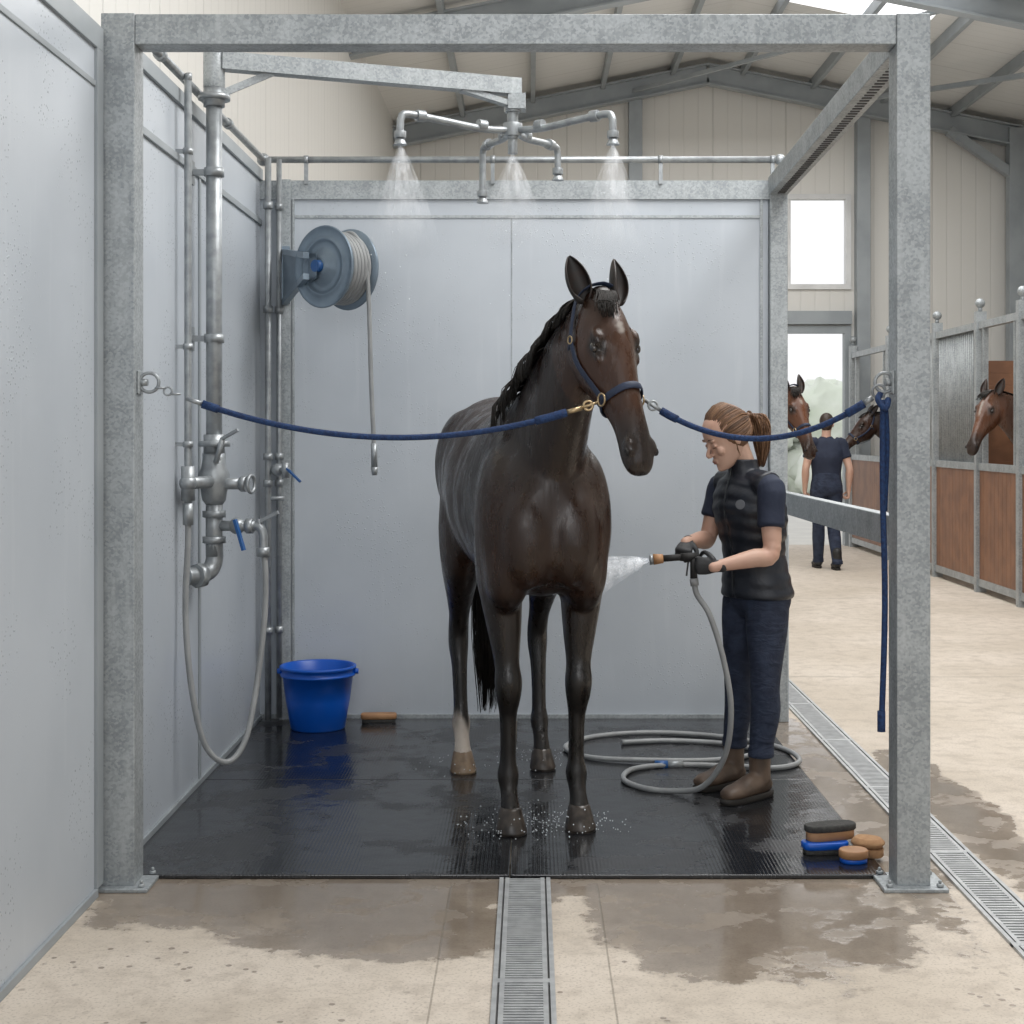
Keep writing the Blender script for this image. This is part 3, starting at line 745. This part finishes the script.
    if halter:
        m=MB()
        def loop(t,dt=0,pad=.006,wd=.014,mat=0,slope=0):
            tp,bt,w_=hsec(t);c=(tp+bt)/2;h=(tp-bt)/2;ks=[]
            for j in range(25):
                q=2*pi*j/24;cx,sy=math.cos(q),math.sin(q);tt=t+slope*sy
                tp2,bt2,w2=hsec(tt);c2=(tp2+bt2)/2;h2=(tp2-bt2)/2
                ww=w2*(1-.20*max(0,sy)-.25*max(0,-sy)*(1 if tt<.4 else .3))
                ks.append([*H(tt,c2+(h2+pad)*math.copysign(abs(sy)**.86,sy),(ww+pad)*math.copysign(abs(cx)**.86,cx)),wd,.0035])
            m.limb(ks,ref=a,sub=1,n=8,mat=mat,closed=True)
        loop(.375,pad=.007,slope=-.01)
        for sx in(1,-1):
            tp,bt,w_=hsec(.375)
            s0=H(.375,-.06,sx*(w_+.010));anch[sx]=s0
            m.limb([[*s0,.013,.0035],[*H(.29,-.09,sx*.090),.013,.0035],[*H(.2,-.105,sx*.113),.013,.0035],[*H(.11,-.10,sx*.114),.013,.0035],[*H(.03,-.075,sx*.098),.013,.0035],[*H(-.035,-.035,sx*.080),.013,.0035],[*H(-.055,.01,sx*.045),.013,.0035],[*H(-.06,.025,0),.013,.0035]],ref=n,sub=4,n=8)
            m.torus(s0+l*sx*.006,l,.022,.0035,1)
            m.torus(H(.11,-.10,sx*.118),l,.014,.0028,1)
            m.limb([[*H(.11,-.10,sx*.116),.010,.003],[*H(.12,-.17,sx*.09),.010,.003],[*H(.13,-.225,sx*.045),.010,.003],[*H(.13,-.24,0),.010,.003]],ref=a,sub=4,n=8)
        m.limb([[*H(.13,-.24,0),.010,.003],[*H(.25,-.232,0),.010,.003],[*H(.375,-.165,0),.010,.003]],ref=l,sub=4,n=8)
        m.obj('halter',[M_halter,M_brass],root)
    mw=Matrix.Translation(V(loc))@Matrix.Rotation(rot,4,'Z')@Matrix.Scale(sc,4)
    return root,{k:mw@v for k,v in anch.items()}

rad=math.radians
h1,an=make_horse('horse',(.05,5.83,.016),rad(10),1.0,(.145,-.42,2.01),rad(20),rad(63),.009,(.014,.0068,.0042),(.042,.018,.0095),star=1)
make_horse('horse',(1.88,13.2,0),rad(58),.95,(.0,-.50,2.0),rad(-36),rad(60),.016,(.065,.026,.013),(.095,.037,.018),star=1,seed=3,sock=False)
make_horse('horse',(4.82,13.93,0),rad(-90),.95,(.0,-.58,2.0),rad(40),rad(56),.016,(.065,.026,.013),(.09,.037,.019),star=0,seed=4,sock=False,blaze=True,halter=False)
make_horse('horse',(4.90,19.2,0),rad(-90),.95,(.0,-.60,1.86),rad(8),rad(48),.016,(.03,.016,.01),(.04,.02,.014),star=0,seed=5,sock=False)

# ------------------------------------------------------------------ lead ropes
def rope(p0,p1,sag,r=.0115,chain=0):
    m=MB();p0=V(p0);p1=V(p1);N=28;pts=[]
    for i in range(N+1):
        f=i/N;p=p0.lerp(p1,f);p.z-=sag*4*f*(1-f);pts.append(p)
    return m,pts
L0=V((-1.29,YF,1.71));L1=an[-1]+V((-.02,-.02,-.01))
m,pts=rope(L0,L1,.15)
m.torus(L0+V((-.015,0,.01)),(0,1,.0),.033,.006,1);m.cyl((-1.34,YF,1.72),(-1.31,YF,1.72),.012,1)
for i in range(3):
    c=pts[0].lerp(pts[1],.1)+ (pts[2]-pts[0])*(.15+i*.24);m.torus(c,(0,1,0) if i%2 else (0,0,1),.014,.004,1,14,6)
m.cyl(pts[2],pts[3],.008,1,10);m.tube(pts[3:-2],.0105,0,2,10);m.tube(pts[3:5],.0145,0,2,10);m.tube(pts[-5:-2],.015,0,2,10)
m.cyl(pts[-3],pts[-2],.009,2,10);m.torus(pts[-2].lerp(pts[-1],.4),(0,1,0),.016,.0045,2);m.cyl(pts[-2],pts[-1],.006,2,8)
m.obj('lead_rope',[M_rope,M_steel,M_brass])
R0=V((1.205,YF-.0,1.69));R1=an[1]+V((.02,-.01,-.0))
m,pts=rope(R1,R0,.15)
m.cyl(pts[0],pts[2],.007,1,8);m.torus(pts[1],(0,1,0),.016,.004,1);m.tube(pts[2:5],.0145,0,2,10);m.tube(pts[2:-3],.0105,0,2,10);m.tube(pts[-5:-2],.015,0,2,10)
m.cyl(pts[-3],pts[-2],.010,1,8);m.torus(pts[-1]+V((-.01,0,.0)),(0,1,.2),.022,.005,1);m.torus(R0+V((.01,0,.03)),(0,1,0),.033,.006,1);m.cyl((1.215,YF,1.72),(1.245,YF,1.72),.012,1)
k=V((1.205,YF-.02,1.66))
m.tube([k+V((-.01,0,.02)),k+V((-.02,-.015,0)),k+V((.0,-.03,-.03)),k+V((.015,-.01,.0)),k+V((.0,.0,-.04))],.011,0,5,10)
m.tube([k,k+V((-.004,-.012,-.3)),k+V((.004,-.01,-.7)),k+V((-.008,-.01,-1.12))],.0105,0,5,10)
m.tube([k+V((.010,.008,0)),k+V((.014,.0,-.15)),k+V((.006,.0,-.38))],.009,0,5,10)
m.tube([k+V((-.008,-.01,-1.06)),k+V((-.008,-.01,-1.13))],.014,0,3,10)
m.obj('lead_rope',[M_rope,M_steel])

# ------------------------------------------------------------------ people
def skin_mat(name,c):
    t=NT(name);t.inp('Base Color',t.mix(t.ss(t.noise(9,4),.3,.7),c,tuple(x*y for x,y in zip(c,(.93,.84,.82)))));t.inp('Roughness',.5);return t.mat
M_skin=skin_mat('skin',(.60,.39,.30))
M_lip=pm('lips',(.40,.19,.16),None,5,.45)
M_eyeb=pm('brow_lash',(.10,.055,.032),None,5,.8)
def jean_mat():
    t=NT('dark_denim');f=t.ss(t.noise(14,5),.3,.7);t.inp('Base Color',t.mix(f,(.012,.019,.042),(.026,.038,.072)));t.inp('Roughness',.8)
    n=t.bump(t.noise(11,3,.5,t.mapping((1,1,2.2)),1.0),.75,.018);t.bump(t.noise(150,2),.3,.002,n);return t.mat
M_jean=jean_mat()
M_vest=pm('navy_quilted_vest',(.008,.011,.018),(.016,.02,.03),10,.42,0,.45,.012,20)
M_shirt=pm('navy_tshirt',(.012,.018,.04),(.018,.026,.052),9,.8,0,.5,.010,16)
M_glove=pm('dark_grey_glove',(.035,.037,.04),(.022,.023,.025),30,.6,0,.4,.002,80)
M_boot=pm('brown_leather_boot',(.13,.088,.062),(.065,.044,.032),12,.5,0,.4,.005,25)
M_sole=pm('boot_sole',(.02,.017,.015),None,8,.7)
M_dkboot=pm('black_boot',(.02,.02,.02),None,8,.5)
def hair_mat(name,c1,c2):
    return pm(name,c1,c2,50,.5)

def hand(m,W,d,n,s,k=1.0,curl=(50,62,40),seed=0):
    W=V(W);d=V(d).normalized();n=V(n);n=(n-d*n.dot(d)).normalized();s=V(s);s=(s-d*s.dot(d)-n*s.dot(n)).normalized()
    m.limb([[*(W-d*.02),.027*k,.021*k],[*(W+d*.01),.028*k,.019*k],[*(W+d*.045*k),.038*k,.018*k],[*(W+d*.085*k),.040*k,.0155*k]],ref=s,sub=3,n=14)
    for off,L,jj in((.030,.070,0),(.010,.078,3),(-.010,.072,5),(-.029,.056,8)):
        p=W+d*(.082-abs(off)*.12)*k+s*off*k;an_=0;ks=[[*(p-d*.01),.0095*k]]
        q=p;dirv=d
        for fr,cu in zip((.45,.3,.25),curl):
            an_+=math.radians(cu+jj);dirv=d*math.cos(an_)+n*math.sin(an_);ks.append([*q,.0098*k]) if fr==.45 else None
            q=q+dirv*L*fr*k;ks.append([*q,(.0088 if fr>.26 else .0072)*k])
        m.limb(ks,ref=s,sub=3,n=10)
    b=W+d*.022*k+s*.028*k
    m.limb([[*b,.014*k],[*(b+(d*.5+s*.55+n*.35)*.036*k),.0115*k],[*(b+(d*.75+s*.5+n*.75)*.058*k),.010*k],[*(b+(d*.85+s*.15+n*1.15)*.075*k),.0085*k]],ref=n,sub=3,n=10)

HD=[(.0,.080,.03,.016),(.010,.091,.010,.029),(.030,.092,-.025,.043),(.055,.091,-.055,.053),(.085,.089,-.075,.0605),(.12,.084,-.088,.067),(.15,.090,-.096,.071),(.18,.083,-.095,.070),(.205,.066,-.085,.062),(.225,.037,-.06,.043),(.236,.005,-.03,.018)]
def human(name,S):
    root=empty(name)
    F=V(S['F']).normalized();L=Z.cross(F);k=S.get('k',1)
    pel,che,nek=V(S['pelvis']),V(S['chest']),V(S['neck'])
    def cen(z):
        if z<che.z:f=(z-pel.z)/(che.z-pel.z);p=pel.lerp(che,f)
        else:f=(z-che.z)/(nek.z-che.z);p=che.lerp(nek,f)
        return V((p.x,p.y,z))
    Fh=V(S['Fh']).normalized();Lh=Z.cross(Fh).normalized();Uh=Fh.cross(Lh).normalized()
    if Uh.z<0:Uh=-Uh
    hs=S.get('hs',1.0);O=V(S['head'])-Uh*.12*hs
    def h(l_,f_,z_):return O+(Lh*l_+Fh*f_+Uh*z_)*hs
    m=MB();R=[]
    for z,f,b,w_ in cr([list(x) for x in HD],3):
        c=(f+b)/2;dd=(f-b)/2
        R.append([h(w_*math.copysign(abs(math.cos(q))**.92,math.cos(q)),c+dd*math.sin(q),z) for q in [2*pi*j/28 for j in range(28)]])
    m.rings(R)
    m.limb([[*h(0,.084,.132),.006],[*h(0,.096,.108),.0068],[*h(0,.112,.086),.009],[*h(0,.101,.078),.008]],ref=Lh,sub=3,n=10)
    for sx in(1,-1):
        m.ell(h(sx*.009,.097,.081),Lh*.007,Fh*.009,Uh*.0055)
        m.ell(h(sx*.030,.083,.139),Lh*.020,Fh*.008,Uh*.006)
        m.ell(h(sx*.030,.080,.116),Lh*.0150,Fh*.0085,Uh*.009)
        m.ell(h(sx*.037,.067,.088),Lh*.020,Fh*.018,Uh*.02)
        m.ell(h(sx*.0705,-.005,.105),Lh*.008,Fh*.015,Uh*.028);m.torus(h(sx*.075,-.006,.108),Lh+Fh*.3*sx,.016,.0045)
    m.ell(h(0,.093,.055),Lh*.019,Fh*.0095,Uh*.0055);m.ell(h(0,.091,.045),Lh*.017,Fh*.0095,Uh*.006);m.ell(h(0,.086,.015),Lh*.015,Fh*.011,Uh*.013)
    m.limb([[*(nek-Z*.06-F*.02),.062*k],[*(nek+Z*.01-F*.01),.050*k],[*h(0,-.025,.03),.047*k],[*h(0,-.03,.08),.048*k]],ref=L,sub=3,n=16)
    robj('head',m,.0035,[M_skin],root,3,.5)
    m=MB()
    m.limb([[*h(-.017,.0965,.051),.002,.0015],[*h(0,.1005,.0515),.0035,.0025],[*h(.017,.0965,.051),.002,.0015]],ref=Uh,sub=4,n=8,mat=0)
    m.limb([[*h(-.013,.0960,.0455),.002,.0015],[*h(0,.0990,.0445),.004,.0025],[*h(.013,.0960,.0455),.002,.0015]],ref=Uh,sub=4,n=8,mat=0)
    for sx in(1,-1):
        m.limb([[*h(sx*.015,.0895,.143),.0012],[*h(sx*.03,.0898,.1470),.0019],[*h(sx*.044,.079,.1435),.0010]],ref=Uh,sub=4,n=8,mat=1)
        m.limb([[*h(sx*.020,.0860,.1095),.0009],[*h(sx*.03,.0880,.1078),.0014],[*h(sx*.041,.0820,.1095),.0010]],ref=Uh,sub=4,n=8,mat=1)
    m.obj('facial_features',[M_lip,M_eyeb],root)
    # arms
    m=MB();ms=MB();mh=MB()
    for sd in('L','R'):
        sh,el,wr=[V(x) for x in S['arm'+sd]];mid=sh.lerp(el,.5)
        m.limb([[*sh,.050*k],[*mid,.046*k],[*el,.039*k],[*el.lerp(wr,.3),.041*k],[*el.lerp(wr,.7),.032*k],[*wr,.025*k],[*(wr+(wr-el).normalized()*.02),.024*k]],ref=Z if abs((wr-el).z)<.15 else L,sub=4,n=14)
        q=sh.lerp(el,.58)
        sgn=(sh-cen(sh.z)).normalized()
        ms.limb([[*(sh-sgn*.06+Z*.01),.058*k],[*(sh+Z*.0),.064*k],[*sh.lerp(el,.28),.061*k],[*sh.lerp(el,.45),.060*k],[*q,.061*k]],ref=L,sub=3,n=16,cap=.15)
        hd=S['hand'+sd];hand(mh,wr,*hd,k=k*.98)
    robj('arms',m,.006,[M_skin],root,3,.5)
    robj('hands',mh,.0035,[S['glove']],root,2,.4)
    sec=[(S['hem']+.02,.160,.112),(S['waist'],.143,.103),(che.z,.163,.115),(che.z+.09,.170,.100),(nek.z-.045,.135,.080),(nek.z-.01,.075,.062),(nek.z+.012,.058,.055)]
    if not S.get('vest'):sec=[(z,a_*1.06,b_*1.08) for z,a_,b_ in sec];sec[0]=(S['hem']-.03,.165,.125)
    R=[]
    for z,hw,hdp in cr([list(x) for x in sec],4):
        c=cen(z);R.append([c+L*hw*k*math.cos(q)+F*hdp*k*math.sin(q) for q in [2*pi*j/32 for j in range(32)]])
    ms.rings(R)
    robj('tshirt',ms,.007,[M_shirt],root,4,.5)
    if S.get('vest'):
        mv=MB();sec=[(S['hem'],.176,.136),(S['hem']+.03,.180,.138),(S['waist'],.154,.122),(che.z-.06,.168,.134),(che.z+.02,.182,.145),(che.z+.09,.178,.126),(nek.z-.045,.142,.095),(nek.z-.012,.088,.075),(nek.z+.02,.070,.068),(nek.z+.050,.069,.067)]
        R=[]
        zz=cr([list(x) for x in sec],7)
        for z,hw,hdp in zz:
            c=cen(z);r=[]
            for j in range(48):
                q=2*pi*j/48;zipn=1-.05*math.exp(-((q-pi/2)/.06)**2)
                pf=1+.05*abs(math.sin((z+.010*math.sin(q*3))*pi/.060)) if z<nek.z-.03 else 1.0
                r.append(c+L*hw*pf*k*math.cos(q)+F*hdp*pf*zipn*k*math.sin(q))
            R.append(r)
        mv.rings(R)
        for sd in('L','R'):
            sh=V(S['arm'+sd][0]);sgn=(sh-cen(sh.z)).normalized()
            mv.limb([[*(sh-sgn*.11+Z*.035),.062*k,.05*k],[*(sh-sgn*.02+Z*.012),.068*k,.066*k]],ref=F,sub=3,n=16,cap=.3)
        robj('vest',mv,.006,[M_vest],root,2,.4)
        md=MB();zp=[]
        for i in range(12):
            z=S['hem']+.01+i*(nek.z+.03-S['hem'])/11.5
            hdp=[b[2] for b in zz if b[0]<=z][-1];c=cen(z);zp.append(c+F*(hdp*k*.985+.000))
        md.tube(zp,.0032,0,3,6)
        cc=cen(che.z+.06)+F*.112*k+L*.085;nn_=(F*.8+L*.6).normalized();md.cyl(cc-nn_*.02,cc+nn_*.016,.020,1,20)
        md.obj('zip_and_badge',[pm('dark_zip',(.05,.055,.06),None,5,.4,.5),pm('badge',(.14,.15,.17),None,5,.5)],root)
    # jeans
    m=MB();sec=[(pel.z+.14,.138,.105),(pel.z+.06,.155,.118),(pel.z-.02,.168,.128),(pel.z-.08,.160,.118),(pel.z-.12,.12,.09)]
    R=[]
    for z,hw,hdp in cr([list(x) for x in sec],3):
        c=V((pel.x,pel.y,z));R.append([c+L*hw*k*math.cos(q)+F*hdp*k*math.sin(q)-F*.01 for q in [2*pi*j/28 for j in range(28)]])
    m.rings(R)
    mb_=MB();msl=MB()
    for sd in('L','R'):
        hp,kn,ak,toe=[V(x) for x in S['leg'+sd]];tw=.19 if S.get('boots') else .07
        end=kn.lerp(ak,(kn.z-tw)/(kn.z-ak.z))
        m.limb([[*hp,.090*k,.102*k],[*hp.lerp(kn,.3),.088*k,.097*k],[*hp.lerp(kn,.7),.073*k,.077*k],[*kn,.065*k],[*kn.lerp(end,.35)-F*.01,.066*k],[*kn.lerp(end,.75),.056*k],[*end,.053*k]],ref=L,sub=5,n=20,cap=.1)
        m.limb([[*(end+Z*.035),.0575*k],[*(end-Z*.002),.0585*k]],ref=L,sub=2,n=20,cap=.05)
        fd=(toe-ak);fd.z=0;fl=fd.length;fd.normalize();sdv=Z.cross(fd);z0=S['ground']
        heel=V((ak.x,ak.y,z0))-fd*.055
        mb_.limb([[*(V((ak.x,ak.y,z0+.20))),.050*k],[*V((ak.x,ak.y,z0+.12)),.048*k],[*(V((ak.x,ak.y,z0+.075))),.050*k]],ref=fd,sub=3,n=16)
        mb_.limb([[*(heel+fd*.02+Z*.05),.036,.034],[*(heel+fd*.06+Z*.062),.042,.048],[*(heel+fd*.12+Z*.060),.046,.046],[*(heel+fd*.18+Z*.048),.051,.035],[*(heel+fd*.23+Z*.044),.048,.031],[*(heel+fd*.26+Z*.040),.038,.024]],ref=sdv,sub=3,n=16,cap=.7)
        R=[]
        for z in(z0,z0+.006,z0+.022,z0+.026):
            r=[];kk=.96 if z in(z0,z0+.026) else 1
            for j in range(28):
                q=2*pi*j/28;x=math.cos(q);y=math.sin(q);wv=(.043+.011*max(0,x))*kk
                r.append(V((heel.x,heel.y,z))+fd*(.132+.155*kk*math.copysign(abs(x)**.85,x))+sdv*wv*math.copysign(abs(y)**.8,y))
            R.append(r)
        msl.rings(R);
    robj('jeans',m,.007,[M_jean],root,3,.5)
    robj('boots',mb_,.006,[S['bootm']],root,3,.5)
    msl.obj('boot_soles',[M_sole],root)
    # hair
    m=MB();rnd=random.Random(11)
    if S['hair']=='pony':
        c0=h(0,-.020,.142);ex,ey,ez=.0775,.0935,.104
        m.ell(c0,Lh*ex*hs,Fh*ey*hs,Uh*ez*hs,0,30,20)
        knot=h(0,-.118,.140)
        def push(p,o=0):
            v=p-c0;x,y,z=v.dot(Lh)/((ex+.001)*hs),v.dot(Fh)/((ey+.001)*hs),v.dot(Uh)/((ez+.001)*hs);r=math.sqrt(x*x+y*y+z*z)
            return c0+v*(1.0+o)/max(r,1e-4)
        for i in range(700):
            th=rnd.uniform(-1,1)*2.5
            at=abs(th)
            if at<.75:zz_,ff,lw=.197-.010*at,.070,.050*th/.75
            elif at<1.6:
                q=(at-.75)/.85;zz_=.189-.085*q;ff=.066-.064*q;lw=math.copysign(.050+.030*q,th)
            else:
                q=(at-1.6)/.9;zz_=.090-.030*q;ff=-.015-.07*q;lw=math.copysign(.078-.03*q,th)
            a0=h(lw,ff,zz_+rnd.uniform(-.004,.008))
            up=Uh*(.045*max(0,1-at/1.4))*hs
            o=rnd.uniform(.0,.06)
            pts=[push(a0,.0),push(a0.lerp(knot,.28)+up,o),push(a0.lerp(knot,.55)+up*.9,o),push(a0.lerp(knot,.82)+up*.3,o*.8),knot+V((rnd.uniform(-1,1),rnd.uniform(-1,1),rnd.uniform(-1,1)))*.010]
            m.tube(pts,lambda q:.0024,rnd.choice((0,0,1,3)),2,5)
        m.ell(knot-Fh*.006,Lh*.022,Fh*.020,Uh*.022,0)
        m.torus(knot-Fh*.014,Fh+Uh*.3,.019,.006,2)
        for i in range(620):
            an_=rnd.uniform(0,2*pi);r=rnd.random()**.5;o=(Lh*math.cos(an_)+Z*math.sin(an_))*r*.032
            zl=rnd.uniform(.13,.25);ph=rnd.uniform(0,6.28);am=rnd.uniform(.003,.012)
            pp=[knot+o*.35]
            for s_ in range(1,8):
                q=s_/7
                pp.append(knot-Fh*(.032+.034*math.sin(q*2.2))+Lh*(math.cos(an_)*r*.050*math.sin(pi*min(1,q*.75+.15)))-F*.018*q+F*(math.sin(an_)*r*.044*math.sin(pi*min(1,q*.75+.15)))+Z*(.012-zl*q**1.15)+(L+F)*am*math.sin(q*9+ph))
            m.tube(pp,lambda q:.0028*(1-.6*q),rnd.choice((0,0,1,3)),2,4)
        for i in range(14):
            x=rnd.uniform(.066,.072)
            for sx in(1,-1):m.tube([h(sx*x,.012,.165),h(sx*(x+.008),.014,.12),h(sx*(x+.008),.010,.085),h(sx*(x-.002),.012,.055+rnd.uniform(-.02,.015))],lambda q:.0011,1,3,4)
        m.obj('hair',[hair_mat('brown_hair',(.115,.055,.026),(.17,.085,.042)),hair_mat('light_brown_hair',(.27,.15,.078),(.19,.10,.05)),M_eyeb,hair_mat('dark_brown_hair',(.07,.035,.018),(.10,.05,.025))],root)
    else:
        m.ell(h(0,-.018,.150),Lh*.080*hs,Fh*.095*hs,Uh*.095*hs,0,24,16);m.ell(h(0,-.055,.095),Lh*.068*hs,Fh*.052*hs,Uh*.06*hs,0)
        m.obj('hair',[hair_mat('dark_hair',(.05,.03,.02),(.03,.02,.015))],root)
    return root

Fw=V((-.86,-.50,0)).normalized();Fhd=V((-.94,-.34,0)).normalized()
pt=rad(28)
human('woman',dict(F=Fw,pelvis=(.965,6.38,.89),chest=(.935,6.36,1.19),neck=(.905,6.345,1.385),Fh=Fhd*math.cos(pt)-Z*math.sin(pt),head=(.825,6.305,1.535),hs=1.04,k=.95,
  armL=[(.995,6.19,1.315),(.985,6.13,1.05),(.765,6.10,1.005)],armR=[(.83,6.49,1.315),(.765,6.47,1.09),(.66,6.285,1.09)],
  handL=((-.97,.22,.0),(.22,.97,0),(.1,0,1)),handR=((-.30,-.85,-.38),(0,.3,-1),(1,-.2,0)),glove=M_glove,
  hem=.85,waist=1.03,vest=True,legL=[(1.0,6.315,.84),(.985,6.285,.48),(.965,6.30,.10),(.79,6.15,0)],legR=[(.92,6.445,.84),(.900,6.475,.48),(.885,6.52,.10),(.73,6.40,0)],
  boots=True,bootm=M_boot,hair='pony',ground=.017))
human('man',dict(F=(.15,1,0),pelvis=(3.36,17.0,.95),chest=(3.36,17.0,1.26),neck=(3.36,17.02,1.49),Fh=V((.3,1,-.05)),head=(3.37,17.04,1.645),hs=1.0,k=1.08,
  armL=[(3.19,17.0,1.42),(3.12,16.97,1.14),(3.12,17.03,.90)],armR=[(3.53,17.0,1.42),(3.61,16.95,1.14),(3.61,16.99,.90)],
  handL=((.05,.15,-1),(1,0,0),(0,1,0)),handR=((-.05,.15,-1),(-1,0,0),(0,1,0)),glove=M_skin,
  hem=.93,waist=1.08,vest=False,legL=[(3.27,17.0,.90),(3.28,17.05,.50),(3.29,17.12,.10),(3.29,17.3,0)],legR=[(3.45,17.0,.90),(3.44,17.02,.50),(3.45,16.85,.10),(3.46,17.05,0)],
  boots=False,bootm=M_dkboot,hair='short',ground=0.0))

# ------------------------------------------------------------------ hand hose with trigger nozzle
m=MB()
gx=V((.672,6.155,1.005))
m.cyl(gx+V((0,0,-.055)),gx+V((0,0,.035)),.015,0,14)
m.cyl(gx+V((.012,0,.035)),gx+V((-.05,.0,.032)),.017,0,14)
m.cyl(gx+V((-.05,0,.032)),gx+V((-.125,.005,.026)),.014,0,14);m.cyl(gx+V((-.125,.005,.026)),gx+V((-.165,.007,.022)),.019,2,14,.023);m.cyl(gx+V((-.165,.007,.022)),gx+V((-.182,.008,.020)),.021,3,14)
m.beam(gx+V((-.022,0,.02)),gx+V((-.03,0,-.045)),.012,.006,0)
m.cyl(gx+V((.0,0,-.055)),gx+V((.004,0,-.085)),.018,1,12)
hz=.0125+.016
path=[gx+V((.002,0,-.06)),gx+V((.012,-.005,-.12)),V((.735,6.13,.80)),V((.79,6.12,.62)),V((.82,6.12,.42)),V((.80,6.16,.22)),V((.72,6.26,.07)),V((.60,6.36,hz)),V((.48,6.42,hz)),V((.41,6.58,hz)),V((.47,6.78,hz)),V((.66,6.86,hz)),V((.90,6.84,hz)),V((1.12,6.80,hz)),V((1.25,6.95,hz)),V((1.20,7.25,hz)),V((.95,7.5,hz)),V((.62,7.6,hz)),V((.32,7.5,hz)),V((.17,7.25,hz)),V((.28,7.02,hz)),V((.55,6.94,hz+.004)),V((.85,6.96,hz)),V((1.06,7.1,hz)),V((1.0,7.3,hz)),V((.7,7.40,hz)),V((.45,7.36,hz))]
m.tube(path,.012,1,8,12)
m.cyl((.62,6.86,hz),(.70,6.865,hz),.018,3,12);m.cyl((.57,6.86,hz),(.63,6.86,hz),.020,4,10)
m.obj('water_hose',[M_dark,M_hose,M_woodblk,M_steel,M_redtap])

# ------------------------------------------------------------------ water spray
t=NT('water_mist');at=t.n.new('ShaderNodeAttribute');at.attribute_name='Col'
t.inp('Base Color',(.95,.97,1));t.inp('Roughness',.6);t.inp('Emission Color',(.9,.95,1));t.inp('Emission Strength',.22)
stre=t.ss(t.noise(30,4,.6,t.mapping((1,1,.3))),.30,.78)
t.inp('Alpha',t.m('MULTIPLY',at.outputs['Fac'],stre))
def cone(m,o,d,L,r1,a0,cols,n=28,rows=9,g_=.10):
    o=V(o);d=V(d).normalized();u=d.orthogonal().normalized();w_=d.cross(u)
    R=[]
    for i in range(rows):
        f=i/(rows-1);rr=.006+r1*f**.85;c=o+d*L*f+Z*(-g_*L*f*f)
        R.append([c+u*rr*math.cos(2*pi*j/n)+w_*rr*math.sin(2*pi*j/n) for j in range(n)])
        cols.extend([a0*(1-f)**1.1]*n)
    m.rings(R,0,True,False)
def spray(name,lst):
    m=MB();cols=[]
    for o,d,L,r1,a0 in lst:
        for kk in(1,.7,.35):cone(m,o,d,L,r1*kk,a0,cols)
    ob=m.obj(name,[t.mat]);a_=ob.data.color_attributes.new('Col','FLOAT_COLOR','POINT')
    a_.data.foreach_set('color',[x for c in cols for x in(c,c,c,1)])
spray('water_spray',[(noz[0],(.05,0,-1),.46,.17,.27),(noz[1],(0,0,-1),.46,.17,.27),(V((HB.x,HB.y,2.83)),(0,0,-1),.38,.17,.24)])
spray('water_spray',[(gx+V((-.182,.008,.020)),(-1,-.25,-.22),.42,.12,.50)])
m=MB();rr=random.Random(5)
for i in range(640):
    if i<220:
        f=rr.random();c=gx+V((-.19,0,.02))+V((-.36*f,-.09*f+rr.gauss(0,.05*f),-.08*f-.12*f*f+rr.gauss(0,.05*f)))
    elif i<290:
        o=rr.choice((noz[0],noz[1],V((HB.x,HB.y,2.83))));f=rr.random();c=o+V((rr.gauss(0,.10*f),rr.gauss(0,.1*f),-.7*f))
    else:
        cx,cy=rr.choice(((-.09,5.77),(.19,5.80),(-.09,5.77),(.19,5.80),(-.32,6.76),(.04,6.9),(.05,5.85)))
        an_=rr.uniform(0,6.28);rd=rr.uniform(.05,.20);c=V((cx+math.cos(an_)*rd,cy+math.sin(an_)*rd,.018+abs(rr.gauss(0,.03))+.25*max(0,.16-rd)*rr.random()))
    r=rr.uniform(.0010,.0026);m.ell(c,(r*1.2,0,0),(0,r,0),(0,0,r*1.5),0,6,4)
m.obj('water_droplets',[pm('water_drop',(.75,.8,.84),None,5,.08)])
